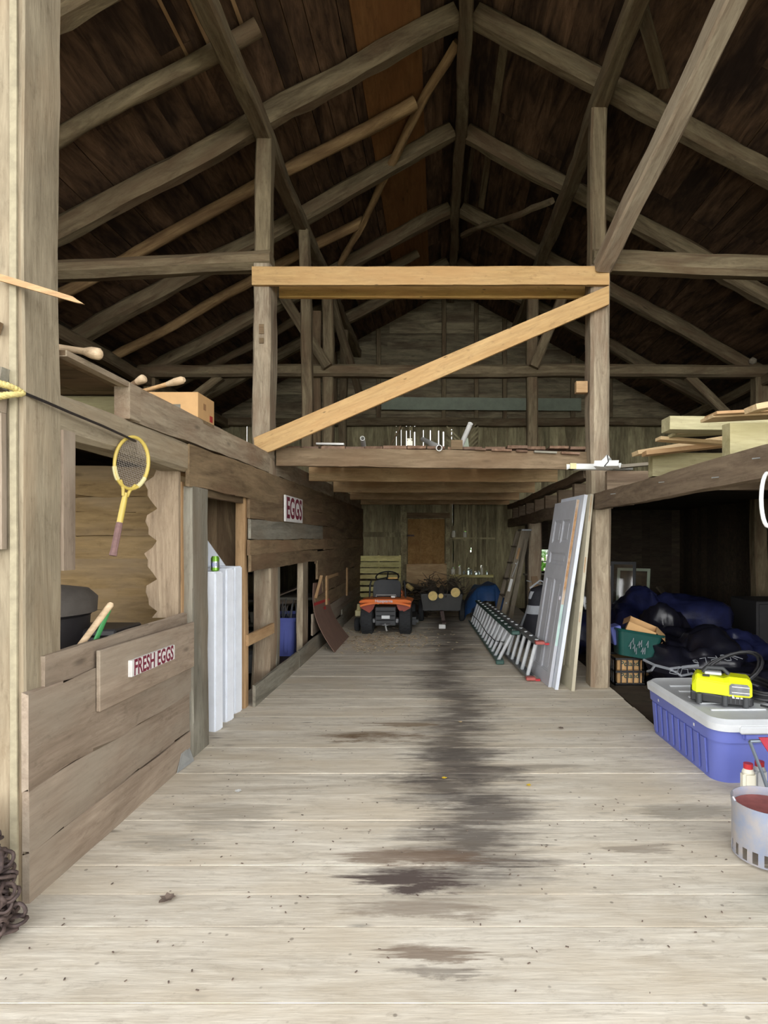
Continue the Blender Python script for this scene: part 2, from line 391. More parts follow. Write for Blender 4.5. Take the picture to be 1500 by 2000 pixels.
def tag(o, label, cat, group=None):
    o['label'] = label; o['category'] = cat
    if group: o['group'] = group
    return o
def struct(o): o['kind'] = 'structure'; return o
def thing(name, label, cat, loc=(0, 0, 0), rot=(0, 0, 0), group=None):
    o = bpy.data.objects.new(name, None); col.objects.link(o); o.empty_display_size = 0.1
    o.location = loc; o.rotation_euler = rot
    return tag(o, label, cat, group)
def copy_tree(o, parent=None):
    c = o.copy(); col.objects.link(c)
    if parent is not None: c.parent = parent
    for ch in [k for k in o.children]: copy_tree(ch, c)
    return c

# a timber: length along its own local X, slightly uneven, softened corners
def timber_mesh(L, w, h, wob=0.008, cham=0.12, rnd=False, seg=None, taper=1.0, name='timber', bow=0.0):
    seg = seg or max(2, int(L / 0.22)); mb = MB(); vs = []; fs = []
    if rnd: prof = [(math.cos(2 * math.pi * k / 12) * w / 2, math.sin(2 * math.pi * k / 12) * h / 2) for k in range(12)]
    elif cham > 0:
        a, b, c = w / 2, h / 2, min(w, h) * cham
        prof = [(a - c, -b), (a, -b + c), (a, b - c), (a - c, b), (-a + c, b), (-a, b - c), (-a, -b + c), (-a + c, -b)]
    else: prof = [(w / 2, -h / 2), (w / 2, h / 2), (-w / 2, h / 2), (-w / 2, -h / 2)]
    n = len(prof); ph = [random.uniform(0, 6.28) for _ in range(6)]
    for i in range(seg + 1):
        t = i / seg; x = t * L; sc = 1 + (taper - 1) * t
        oy = wob * (math.sin(1.7 * x + ph[0]) + 0.5 * math.sin(4.1 * x + ph[1])); oz = wob * (math.sin(1.3 * x + ph[2]) + 0.5 * math.sin(3.7 * x + ph[3])) - bow * 4 * t * (1 - t)
        for (py, pz) in prof:
            j = 1 + random.uniform(-1, 1) * wob * 1.2 / max(w, 0.05)
            vs.append((x, py * sc * j + oy, pz * sc * j + oz))
    for i in range(seg):
        for k in range(n): fs.append((i * n + k, i * n + (k + 1) % n, (i + 1) * n + (k + 1) % n, (i + 1) * n + k))
    fs.append(tuple(range(n))[::-1]); fs.append(tuple(seg * n + k for k in range(n)))
    mb.add(vs, fs)
    return mb.mesh(name, smooth=50 if rnd else 28)
def timber(name, p1, p2, w, h, mat, label=None, cat=None, group=None, up=(0, 0, 1), parent=None, **kw):
    p1, p2 = Vector(p1), Vector(p2); d = p2 - p1
    me = timber_mesh(d.length, w, h, name=name, **kw)
    me.materials.append(mat)
    o = bpy.data.objects.new(name, me); col.objects.link(o)
    o.matrix_world = Matrix.Translation(p1) @ frame(d, up).to_4x4()
    if parent is not None: o.parent = parent
    if label: tag(o, label, cat, group)
    return o
def board(name, p1, p2, w, h, mat, label=None, cat=None, group=None, up=(0, 0, 1), parent=None, wob=0.0015, cham=0.03, **kw):
    return timber(name, p1, p2, w, h, mat, label, cat, group, up, parent, wob=wob, cham=cham, **kw)

def text_mesh(body, size, depth, bold=0.0, sx=1.0, spacing=1.0):
    cu = bpy.data.curves.new('lettering', 'FONT'); cu.body = body; cu.size = size; cu.extrude = depth; cu.offset = bold
    cu.align_x = 'CENTER'; cu.align_y = 'CENTER'; cu.space_character = spacing; cu.resolution_u = 4
    o = bpy.data.objects.new('lettering', cu); col.objects.link(o)
    bpy.context.view_layer.update()
    me = bpy.data.meshes.new_from_object(o.evaluated_get(bpy.context.evaluated_depsgraph_get()))
    bpy.data.objects.remove(o); bpy.data.curves.remove(cu)
    me.materials.clear()
    for v in me.vertices: v.co.x *= sx
    return me
def lettering(body, size, mat, parent, origin, xdir, ydir, depth=0.001, bold=0.0, sx=1.0, spacing=1.0, name='lettering'):
    me = text_mesh(body, size, depth, bold, sx, spacing); me.materials.append(mat)
    o = bpy.data.objects.new(name, me); col.objects.link(o)
    x = Vector(xdir).normalized(); y = Vector(ydir); y = (y - x * y.dot(x)).normalized(); z = x.cross(y)
    o.matrix_local = Matrix.Translation(origin) @ Matrix((x, y, z)).transposed().to_4x4()
    o.parent = parent
    return o

# ------------------------------------------------------------------ the barn shell
XR, ZR, SL = 0.30, 7.28, 0.545            # roof ridge and slope
XL_E, XR_E, YB = -4.95, 5.55, 13.5        # outer walls and far wall
def zroof(x): return ZR - SL * abs(x - XR)

# floor planks
mb = MB()
seams = [0.9, 1.3, 1.62, 1.963, 2.352, 2.568, 2.794, 3.02, 3.24, 3.565, 3.89, 4.12, 4.37, 4.75, 5.12]
while seams[-1] < YB - 0.1: seams.append(seams[-1] + random.uniform(0.26, 0.38))
for a, b in zip(seams[:-1], seams[1:]):
    dz = random.uniform(-0.0015, 0.0015)
    g_ = random.choice((0.0008, 0.0012, 0.003)); mb.lohi((-1.93, a + g_, -0.05 + dz), ((2.75 if b < 4.6 else 1.80) + random.uniform(-0.006, 0.006), b - g_, dz))
struct(mb.build('floor', M['floor'], bevel=0.0012))
struct(MB().lohi((-1.93, 0.9, -0.12), (1.79, YB, -0.056)).build('floor_seam_backing', M['dark']))  # dark board added under the planks to keep their seams dark
mb = MB()
y = 1.5
while y < YB:
    w = random.uniform(0.22, 0.34); mb.lohi((XL_E, y, -0.07), (-1.94, y + w - 0.006, -0.012)); y += w
struct(mb.build('floor_stall', M['dark']))
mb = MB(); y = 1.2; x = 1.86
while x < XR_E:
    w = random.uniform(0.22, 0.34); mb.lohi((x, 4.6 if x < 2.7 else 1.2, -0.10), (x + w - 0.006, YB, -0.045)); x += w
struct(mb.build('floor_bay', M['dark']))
mb = MB(); mb.lohi((-40, -40, -0.3), (40, 60, -0.2)); struct(mb.build('ground', M['grass']))

# roof boards, both slopes, running the length of the barn
mb = MB()
for side in (-1, 1):
    s = 0.0; Ls = (XR_E - XR + 0.5) / math.cos(math.atan(SL)); ang = math.atan(SL)
    while s < Ls:
        w = random.uniform(0.2, 0.36)
        pieces = [0.9]
        while pieces[-1] < YB + 0.3: pieces.append(min(YB + 0.35, pieces[-1] + random.uniform(2.4, 4.8)))
        lift = random.uniform(0, 0.012); gapless = random.random() < 0.5
        for a, b in zip(pieces[:-1], pieces[1:]):
            sm = s + w / 2; xx = XR + side * sm * math.cos(ang); zz = ZR - sm * math.sin(ang) + lift
            mb.box((xx, (a + b) / 2, zz), (w + (0.015 if gapless else -0.011), b - a - 0.004, 0.025), Matrix.Rotation(side * ang, 3, 'Y'))
        s += w
    sm = Ls / 2                            # shingles over the boards, coloured light to imitate light in the gaps
    shg = MB(); shg.box((XR + side * sm * math.cos(ang), (0.9 + YB) / 2, ZR - sm * math.sin(ang) + 0.045), (Ls, YB - 0.4, 0.02), Matrix.Rotation(side * ang, 3, 'Y'))
    struct(shg.build('ceiling_lining', M['lining']))
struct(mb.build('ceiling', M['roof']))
ang = math.atan(SL)
ply = thing('plywood_strip', 'long orange-brown plywood strip lining the roof just left of the ridge', 'plywood', (0, 0, 0))
for k in range(3):
    a = 5.0 + k * 2.44; xm = -0.51
    o = MB().box((0, 0, 0), (0.66 / math.cos(ang), 2.43, 0.014)).build('sheet', M['ply'], ply)
    o.location = (xm, a + 1.22, zroof(xm) - 0.026); o.rotation_euler = (0, -ang, 0)
# battens on the right slope; tan strips imitate light lines on the left
def roofpt(px, py, off=0.03):
    u, v = (px - VX) / F_PX, (VY - py) / F_PX
    s = 1 if u > 0.03 else -1
    Y = (ZR - off - EYE + s * SL * XR) / (v + s * SL * u)
    return Vector((u * Y, Y, EYE + v * Y))
for pa, pb, w, nm, lb in [((988, 70), (940, 405), 0.10, 'roof_batten_or_light_line', 'narrow light batten under the right roof slope beside the ridge'),
                          ((1246, -10), (1297, 172), 0.13, 'roof_batten_or_light_line', 'short light board on the right roof slope above the long leaning brace'),
                          ((308, -5), (372, 122), 0.03, 'roof_batten_or_light_line', 'thin tan strip imitating a light line on the left roof slope, leftmost of three'), ((366, -5), (412, 96), 0.035, 'roof_batten_or_light_line', 'thin tan strip imitating a light line on the left roof slope, middle of three'), ((452, -5), (482, 75), 0.035, 'roof_batten_or_light_line', 'thin tan strip imitating a light line on the left roof slope, beside the purlin'),
                          ((925, 285), (908, 400), 0.06, 'roof_batten_or_light_line', 'thin pale strip on the right roof slope tight beside the ridge beam')]:
    board(nm, roofpt(*pa), roofpt(*pb), w, 0.03 if w > 0.05 else 0.02, M['rafter'] if w > 0.05 else M['tan'], lb, 'batten', up=(math.sin(ang) * (1 if pa[0] > 860 else -1), 0, math.cos(ang)))

# far wall: upright boards below, lying boards in the gable, a few light gaps
ZP = 4.2
mb = MB()
def zmax(x): return zroof(x)
WX0, WX1, WZ0, WZ1 = 2.26, 2.86, 0.80, 1.31
x = XL_E
slits = {0.345: (1.60, 1.74, 0.05), 0.62: (1.60, 1.72, 0.06), 0.50: (0.74, 0.94, 0.035), 0.71: (0.74, 0.88, 0.03), 0.87: (0.74, 0.80, 0.05), 1.00: (0.74, 0.94, 0.035), 1.12: (0.74, 0.82, 0.025), 0.365: (0.74, 0.90, 0.04), 0.76: (1.24, 1.34, 0.02)}
for sx_, (sz0, sz1, sw) in slits.items():   # short battens leave only small parts of these joints open
    mb.lohi((sx_ - 0.035, YB - 0.014, sz0 - 0.10), (sx_ + 0.035, YB - 0.001, sz0)); mb.lohi((sx_ - 0.035, YB - 0.014, sz1), (sx_ + 0.035, YB - 0.001, sz1 + 0.10))
while x < XR_E:
    w = random.uniform(0.16, 0.28); x2 = min(x + w, XR_E); t = random.uniform(0, 0.012)
    for z0, z1 in ((-0.05, 2.46),):
        if x2 > WX0 and x < WX1:
            mb.lohi((x, YB + t, -0.05), (x2 - 0.001, YB + 0.03 + t, WZ0)); mb.lohi((x, YB + t, WZ1), (x2 - 0.001, YB + 0.03 + t, 2.46))
        else:
            cuts = sorted(k for k in slits if slits[k][2] / 2 + x < k < x2 - slits[k][2] / 2 or x <= k <= x2)
            xa_ = x
            for k in cuts:                  # notch through this board
                a0, a1, sw = slits[k]; l_, r_ = max(x, k - sw / 2), min(x2, k + sw / 2)
                if l_ > xa_: mb.lohi((xa_, YB + t, z0), (l_, YB + 0.03 + t, z1))
                mb.lohi((l_, YB + t, z0), (r_, YB + 0.03 + t, a0)); mb.lohi((l_, YB + t, a1), (r_, YB + 0.03 + t, z1)); xa_ = r_
            mb.lohi((xa_, YB + t, z0), (x2 + (0.004 if not any(abs(k - x2) < slits[k][2] for k in slits) else -0.001), YB + 0.03 + t, z1))
    x = x2
# upper storey: chosen joints stand open
gaps = {-4.38: 0.025, -0.84: 0.012, -0.72: 0.02, -0.63: 0.012, -0.53: 0.03, -0.33: 0.022, -0.17: 0.02, 0.02: 0.022, 0.13: 0.034, 0.32: 0.016, 3.99: 0.008, -0.95: 0.01}
edges = sorted(gaps)
x = XL_E
while x < XR_E - 0.01:
    nxt = [g for g in edges if g > x + 0.01]
    x2 = min(x + random.uniform(0.16, 0.26), XR_E)
    if nxt and x2 > nxt[0] - 0.06: x2 = nxt[0]
    g = gaps.get(x2, 0.0) if x2 in gaps else -0.004
    t = random.uniform(0, 0.01)
    g = g * 0.65 if g > 0 else g
    mb.lohi((x, YB + t, 2.44), (x2 - g / 2, YB + 0.03 + t, ZP + 0.02)); x = x2 + (g / 2 if g > 0 else 0)
for g in edges:                             # short battens leave only parts of each joint open
    if g > 2 or g < -2: continue
    if random.random() < 0.9: mb.lohi((g - 0.05, YB - 0.012, 4.05 + random.uniform(-0.06, 0.02)), (g + 0.05, YB + 0.0, 4.12))
mb.lohi((-1.2, YB - 0.016, 2.36), (0.6, YB - 0.001, 2.545))
wb = struct(mb.build('wall_back', M['back']))
mx = MB(); mc = MB()                        # the stretch in the right bay takes darker wood, painting in its shade
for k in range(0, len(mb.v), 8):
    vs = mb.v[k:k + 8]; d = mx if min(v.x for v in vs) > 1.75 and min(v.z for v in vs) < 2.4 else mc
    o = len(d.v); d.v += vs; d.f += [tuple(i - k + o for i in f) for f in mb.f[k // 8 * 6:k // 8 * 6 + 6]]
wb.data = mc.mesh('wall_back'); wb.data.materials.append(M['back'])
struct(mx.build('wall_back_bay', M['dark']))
mb = MB(); z = ZP + 0.02
while z < ZR:
    h = random.uniform(0.17, 0.30); z2 = z + h - 0.001
    xl, xr = XR - (ZR - z) / SL, XR + (ZR - z) / SL
    xl2, xr2 = min(XR, XR - (ZR - z2) / SL), max(XR, XR + (ZR - z2) / SL)
    t = random.uniform(0, 0.012)
    cut = random.uniform(-2, 2.5)
    xl, xr, xl2, xr2 = max(xl, XL_E), min(xr, XR_E), max(xl2, XL_E), min(xr2, XR_E)
    if xl2 < cut < xr2:
        mb.prism([(xl, YB + t, z), (cut + 0.01, YB + t, z), (cut + 0.01, YB + t, z2), (xl2, YB + t, z2)], (0, 0.03, 0))
        mb.prism([(cut + 0.004, YB + t, z), (xr, YB + t, z), (xr2, YB + t, z2), (cut + 0.004, YB + t, z2)], (0, 0.03, 0))
    else: mb.prism([(xl, YB + t, z), (xr, YB + t, z), (xr2, YB + t, z2), (xl2, YB + t, z2)], (0, 0.03, 0))
    z += h
struct(mb.build('wall_gable', M['backh']))
# plate and studs on the far wall
timber('wall_plate', (XL_E, YB - 0.1, 4.2), (XR_E, YB - 0.1, 4.2), 0.16, 0.18, M['rafter'], 'dark horizontal plate across the far wall above the upright boards', 'beam')
for px in (740, 867, 930, 985, 1118, 655, 1190):
    xx = (px - VX) * YB / F_PX
    timber('wall_stud', (xx, YB - 0.06, 4.28), (xx, YB - 0.06, zroof(xx) - 0.05), 0.10, 0.08, M['rafter'], 'upright stud on the far gable wall, at %s' % {740: 'the foot of the steep left pole', 867: 'the middle under the ridge', 930: 'the first place right of the ridge', 985: 'the second place right of the ridge', 1118: 'the left edge of the right pine post', 655: 'the far left beside the rear posts', 1190: 'the far right of the gable'}[px], 'stud', 'studs on the gable wall', wob=0.003)
board('green_board', P(745, 788, YB - 0.12), P(1135, 790, YB - 0.12), 0.02, 0.28, M['greenstrip'], 'faded grey-green board lying across the studs of the far wall', 'board')
board('pale_strip', P(785, 822, 13.42), P(840, 825, 13.42), 0.02, 0.10, M['greenstrip'], 'pale grey-green strip hung above the light gaps, the longer left one', 'board')
board('pale_strip', P(872, 826, 13.42), P(909, 827, 13.42), 0.02, 0.09, M['greenstrip'], 'pale grey-green strip beside the lattice, the shorter right one', 'board')

# outer side walls
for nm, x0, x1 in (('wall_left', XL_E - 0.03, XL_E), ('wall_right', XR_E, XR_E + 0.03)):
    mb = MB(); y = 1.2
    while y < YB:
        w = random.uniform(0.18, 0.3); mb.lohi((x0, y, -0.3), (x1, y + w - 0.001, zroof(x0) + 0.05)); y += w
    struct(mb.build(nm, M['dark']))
# back window of the right bay
win = struct(thing('window_1', 'small multi-pane window in the far wall of the right bay, bright green outside', 'window', ((WX0 + WX1) / 2, YB - 0.01, (WZ0 + WZ1) / 2)))
hw, hh = (WX1 - WX0) / 2, (WZ1 - WZ0) / 2
mb = MB()
for a in (-1, 1):
    mb.box((a * (hw + 0.02), 0, 0), (0.06, 0.06, 2 * hh + 0.1)); mb.box((0, 0, a * (hh + 0.02)), (2 * hw + 0.1, 0.06, 0.06))
mb.build('window_frame', M['dark'], win)
mb = MB(); mb.box((0, 0.02, -0.03), (2 * hw, 0.02, 0.022))
for t in (-0.20, 0.0, 0.2): mb.box((t, 0.02, 0), (0.018, 0.02, 2 * hh))
mb.build('muntins', M['dark'], win)
MB().box((0, 0.03, 0), (2 * hw, 0.004, 2 * hh)).build('pane', M['glass'], win)

# loft decks
mb = MB(); x = -1.62
loft_edges = []
while x < 1.62:
    w = random.uniform(0.16, 0.27); e = random.uniform(-0.03, 0.05)
    mb.lohi((x, 6.27 + e, 2.505), (min(x + w, 1.66) - random.choice((0.006, 0.01, 0.03)), YB - 0.05, 2.535 + random.uniform(0, 0.008))); x += w
struct(mb.build('floor_loft_rear', M['deck'], bevel=0.004))
mb = MB(); x = XL_E + 0.02
while x < -1.76:
    w = 0.28 if x + 0.28 < -1.76 else -1.755 - x
    mb.lohi((x, 2.78, 2.415), (x + w - 0.003, YB - 0.05, 2.44)); x += w + 1e-6
    if w < 0.28: break
struct(mb.build('floor_loft_left', M['brown']))
mb = MB(); y = 2.6
while y < YB:
    w = 0.3; mb.lohi((2.5, y, 2.205), (XR_E, min(y + w, YB) - 0.004, 2.235)); y += w
struct(mb.build('floor_shade_deck_right', M['dark']))  # deck added above the right bay to darken it

# ------------------------------------------------------------------ roof timbers
def zraf(x): return 7.12 - SL * abs(x - XR)
ORD = {4.3: 'nearest', 6.2: 'second', 8.0: 'third', 9.86: 'fourth', 11.8: 'farthest'}
WHERE = {4.3: 'cut by the photo top', 6.2: 'above the pine door header', 8.0: 'crossing the plywood strip halfway up', 9.86: 'low behind the pine header', 11.8: 'small and far back near the gable'}
for Y in (4.3, 6.2, 8.0, 9.86, 11.8):
    for side, nm in ((-1, 'left'), (1, 'right')):
        e = -4.95 if side < 0 else 5.5
        timber('rafter', (XR + side * 0.1, Y, zraf(XR + side * 0.1)), (e, Y, zraf(e)), 0.19, 0.22, M['rafter'],
               'thick hewn %s rafter of the %s roof frame, %s' % (nm, ORD[Y], WHERE[Y]), 'rafter', 'rafters of the roof frames', wob=0.014, up=(0, 0, 1), cham=0.22)
for Y, xt, lb in ((5.25, -1.60, 'pole rafter ending at a cut end near the photo top left, behind the left purlin'), (7.1, -0.28, 'peeled pole rafter with a bright cut end lying over the orange plywood'),
                  (8.9, -1.12, 'short pole rafter with a ragged end seen between the left purlin and the plywood'), (10.8, -0.36, 'thin far pole rafter just above the pine header left of the ridge')):
    e = -4.95
    timber('pole_rafter', (xt, Y, zraf(xt) + 0.02), (e, Y, zraf(e) + 0.02), 0.15, 0.15, M['pole'] if Y in (7.1, 8.9) else M['rafter'], lb, 'rafter', 'pole rafters on the left slope', rnd=True, wob=0.013, taper=0.9)
timber('ridge_beam', (XR, 1.2, 7.03), (XR, YB - 0.05, 7.03), 0.15, 0.2, M['rafter'], 'long ridge beam running back under the roof peak', 'beam', wob=0.012)
for Xp, zz, nm in ((-1.84, 5.80, 'left'), (1.72, 6.16, 'right')):
    timber('purlin', (Xp, 1.4, zz), (Xp, YB - 0.05, zz), 0.17, 0.17, M['rafter'], 'long %s purlin running back under the rafters on post tops' % nm, 'purlin', wob=0.012)
def tm(name, a, b, w, h, lb, cat, mat='rafter', group=None, **kw):
    return timber(name, a, b, w, h, M[mat], lb, cat, group, **kw)
# second frame: the two big posts that hold the pine header
tm('timber_post', (-1.835, 6.24, 0.0), (-1.825, 6.24, 4.40), 0.185, 0.28, 'big weathered left post with two mortise slots under the pine header', 'post', 'oldpost', up=(0, 1, 0), cham=0.1, wob=0.01)
tm('timber_post', (1.70, 6.24, 0.0), (1.69, 6.24, 4.40), 0.2, 0.28, 'big weathered right post behind the leaning doors', 'post', 'oldpost', up=(0, 1, 0), cham=0.16)
mb = MB(); mb.box((-1.825, 6.098, 3.72), (0.05, 0.012, 0.10)); mb.box((-1.825, 6.098, 3.60), (0.045, 0.012, 0.055))
tag(mb.build('mortise_block', M['brown']), 'two dark brown mortise plugs in the face of the left post', 'block')
tm('queen_post', (-1.84, 6.24, 4.5), (-1.83, 6.24, 5.75), 0.17, 0.17, 'short upright from the left tie beam up to the purlin, above the pine header end', 'post', up=(0, 1, 0))
tm('queen_post', (1.69, 6.26, 4.42), (1.70, 6.26, 6.08), 0.17, 0.17, 'short upright from the right tie beam up to the purlin, beside the long brace', 'post', up=(0, 1, 0))
tm('tie_beam', (-1.74, 6.2, 4.46), (XL_E, 6.2, 4.34), 0.2, 0.2, 'round-edged left tie beam running out from the pine header to the eave', 'beam', cham=0.3)
tm('tie_beam', (1.62, 6.2, 4.455), (XR_E, 6.2, 4.33), 0.2, 0.22, 'pale right tie beam running out from the pine header to the eave', 'beam', cham=0.25)
tm('brace', (1.70, 6.08, 4.36), (2.30, 3.0, 5.93), 0.17, 0.17, 'long pale brace slanting up from the right post toward the viewer', 'brace', 'oldpost')
# raw pine door header and its brace
hd = [((492, 538.5), (1190, 538.5), 6.075, 'long raw pine plank across the front of the two big posts', 'pine'), ((545, 540), (1140, 540), 6.40, 'second pine plank between the posts, just behind and below the front one', 'pine2')]
board('pine_header_plank', (P(492, 0, 6.06).x, 6.075, 4.256), (P(1190, 0, 6.06).x, 6.075, 4.256), 0.04, 0.19, M['pine'], hd[0][3], 'plank')
board('pine_header_plank', (-1.72, 6.40, 4.256), (1.60, 6.40, 4.256), 0.04, 0.19, M['pine2'], hd[1][3], 'plank')
a, b = P(495, 868, 6.05), P(1190, 577, 6.05)
d = (b - a).normalized(); nrm = Vector((-d.z, 0, d.x)) * 0.098
o = MB().prism([P(495, 855, 6.035), P(1190, 557, 6.035), P(1190, 594, 6.035), P(532, 880, 6.035), P(514, 886, 6.035), P(497, 876, 6.035)], (0, 0.04, 0)).build('pine_brace', M['pine'], bevel=0.003)
tag(o, 'raw pine diagonal brace from low on the left post to the right post top', 'brace')
# rotate local frame of the brace so that grain follows its length
rot = Matrix.Rotation(math.atan2(d.z, d.x), 4, 'Y').inverted()
mw = Matrix.Translation(a) @ Matrix.Rotation(-math.atan2(d.z, d.x), 4, 'Y')
o.data.transform(mw.inverted()); o.matrix_world = mw
# third and fourth frames
tm('rear_post', (-1.77, 8.0, 2.54), (-1.80, 8.0, 5.72), 0.14, 0.14, 'slim upright behind the pine frame, the frontmost of the left rear posts', 'post', up=(0, 1, 0))
tm('rear_post', (-1.81, 9.86, 0.0), (-1.84, 9.86, 5.72), 0.18, 0.18, 'rear left post carrying the long tie beam and a slanting brace', 'post', up=(0, 1, 0))
tm('rear_post', (-2.02, 9.86, 2.54), (-2.02, 9.86, 5.35), 0.14, 0.08, 'brown plank upright tight against the left of the rear left post', 'post', 'brown', up=(0, 1, 0))
tm('rear_post', (-1.92, 11.8, 0.0), (-1.88, 11.8, 5.72), 0.15, 0.15, 'small far left post behind the rear tie beam', 'post', up=(0, 1, 0))
tm('rear_post', (1.58, 9.86, 2.5), (1.58, 9.86, 6.05), 0.18, 0.18, 'rear right post standing on the loft under the long tie beam', 'post', up=(0, 1, 0))
tm('tie_beam', (XL_E, 9.8, 4.33), (XR_E, 9.8, 4.33), 0.2, 0.2, 'long dark tie beam right across the barn behind the pine brace', 'beam', cham=0.2)
tm('brace', (-1.80, 9.68, 4.36), (-2.66, 9.68, 5.75), 0.16, 0.16, 'brace slanting left from the rear left post up to the roof', 'brace')
tm('brace', (1.57, 9.68, 4.36), (2.20, 9.68, 5.9), 0.16, 0.16, 'brace slanting right from the rear right post up to the roof', 'brace')
tm('brace', (-1.84, 9.9, 5.75), (-1.55, 11.7, 4.4), 0.13, 0.13, 'thin far brace dropping right behind the rear left post', 'brace')
tm('brace', (4.17, 9.84, 4.26), (4.90, 9.84, 3.55), 0.14, 0.14, 'short brace below the tie beam at the far right eave', 'brace')
tm('brace', (-3.62, 9.84, 4.26), (-4.3, 9.84, 3.75), 0.14, 0.14, 'short brace below the tie beam at the far left eave', 'brace')
tm('rear_post', (5.38, 9.86, 0), (5.38, 9.86, 4.3), 0.22, 0.22, 'dark wall post at the far right end of the long tie beam', 'post', up=(0, 1, 0))
tm('rear_post', (-4.8, 9.86, 0), (-4.8, 9.86, 4.3), 0.2, 0.2, 'dark wall post at the far left end of the long tie beam', 'post', up=(0, 1, 0))
tm('wind_brace', P(893, 82, 6.5), P(664, 512, 9.6), 0.10, 0.10, 'thin peeled pole slanting down left from the ridge under the plywood', 'pole', 'pole', rnd=True, wob=0.02)
tm('wind_brace', roofpt(1076, 390, 0.3), roofpt(905, 462, 0.3), 0.09, 0.09, 'thin dark pole across the right slope behind the rafters', 'pole', rnd=True, wob=0.02)
# eave plates
for xx, nm in ((XL_E + 0.12, 'left'), (XR_E - 0.12, 'right')):
    tm('eave_plate', (xx, 1.4, zraf(xx) - 0.16), (xx, YB - 0.05, zraf(xx) - 0.16), 0.18, 0.18, 'long plate along the top of the %s outer wall under the rafter feet' % nm, 'beam')
# loft header and joists over the aisle
tm('loft_header', (-1.72, 6.30, 2.42), (1.60, 6.30, 2.385), 0.06, 0.19, 'front header beam of the rear loft spanning between the two big posts', 'beam', 'header', wob=0.003, cham=0.05)
for k, (Y, nm) in enumerate(((7.9, 'first joist under the rear loft, just behind the header'), (9.75, 'second joist under the rear loft, greyish'), (11.6, 'third joist under the rear loft, brownish'), (13.2, 'last joist under the rear loft against the far wall'))):
    tm('loft_joist', (-1.72, Y, 2.41), (1.60, Y, 2.40), 0.09, 0.18, nm, 'joist', 'joist', 'joists of the rear loft', wob=0.004, cham=0.05)
for Y in (7.0, 8.8, 10.6, 12.4):
    tm('loft_joist', (-1.72, Y, 2.46), (1.60, Y, 2.46), 0.06, 0.08, 'shallow strip of joist under the deck, %s from the front' % {7.0: 'first', 8.8: 'second', 10.6: 'third', 12.4: 'fourth'}[Y], 'joist', 'joist', 'strips under the deck', wob=0.003, cham=0.05)
# right loft edge behind the post
tm('loft_edge_beam', (1.64, 6.42, 1.90), (1.64, YB - 0.1, 1.90), 0.12, 0.17, 'lower edge beam of the right loft running back behind the doors', 'beam', 'rbeam')
tm('loft_edge_beam', (1.66, 6.42, 2.26), (1.66, YB - 0.1, 2.26), 0.14, 0.10, 'upper edge beam of the right loft running back over the joist ends', 'beam', 'rbeam')
for k, Y in enumerate((6.95, 7.85, 8.8, 9.75, 10.7, 11.65, 12.6)):
    tm('joist_end', (1.60, Y, 2.095), (2.6, Y, 2.095), 0.11, 0.20, 'joist end between the two right loft edge beams, %s from the big post' % ['first', 'second', 'third', 'fourth', 'fifth', 'sixth', 'seventh'][k], 'joist', 'rbeam', 'joist ends of the right loft', wob=0.003, cham=0.05)
tm('rear_post', (1.72, 10.5, -0.05), (1.72, 10.5, 1.83), 0.22, 0.22, 'square grey post under the right loft beside the wooden step ladder', 'post', 'oldpost', up=(0, 1, 0))
# near right loft: edge beam and joists
tm('loft_beam', (1.645, 6.08, 1.93), (1.645, 2.45, 1.93), 0.09, 0.165, 'dark brown edge beam of the right loft running from the post toward the viewer', 'beam', 'rbeam', wob=0.004, cham=0.04)
for Y, lb in ((5.6, 'short joist end on the right loft beam under the white vinyl gutter scraps'), (4.43, 'mossy joist on the right loft beam under the pale lumber tips'), (3.27, 'mossy pale joist on the right loft beam nearest the viewer')):
    tm('loft_joist', (1.60, Y, 2.10), (XR_E - 0.05, Y, 2.10), 0.07 if Y > 5 else 0.09, 0.175, lb, 'joist', 'treated' if Y < 5 else 'rbeam', 'near joists of the right loft', wob=0.002, cham=0.03)

# ------------------------------------------------------------------ left side: posts, half wall, doorway, board wall
tm('corner_post', (-1.885, 2.63, -0.05), (-1.884, 2.63, 5.6), 0.245, 0.245, 'large pale weathered corner post at the left edge of the photo', 'post', 'post', up=(0, 1, 0), wob=0.004, cham=0.03)
tm('edge_strip', (-1.80, 2.50, 0.0), (-1.80, 2.50, 5.0), 0.03, 0.012, 'cream lime-washed strip down the front edge of the corner post', 'strip', 'lime_edge', up=(0, 1, 0), wob=0.002, cham=0.1)
board('jamb_board', (-1.93, 2.485, 1.505), (-1.93, 2.485, 2.08), 0.20, 0.03, M['stall'], 'short brown board nailed to the corner post below the rope', 'board', up=(0, 1, 0))
board('jamb_block', (-2.06, 2.475, 2.26), (-1.82, 2.475, 2.22), 0.05, 0.09, M['greyb'], 'grey block nailed on the corner post above the rope', 'board')
board('jamb_block', (-2.06, 2.475, 2.13), (-1.83, 2.475, 2.115), 0.05, 0.07, M['stall'], 'tan block nailed on the corner post below the rope', 'board')
board('jamb_block', (-2.06, 2.48, 2.50), (-1.85, 2.48, 2.44), 0.04, 0.05, M['brown'], 'brown splintered slat on the corner post, topmost of the blocks', 'board')
board('post_batten', (-1.765, 2.80, 1.40), (-1.765, 2.80, 2.06), 0.03, 0.09, M['stall'], 'narrow board nailed up the right side of the corner post', 'board', up=(0, 1, 0))
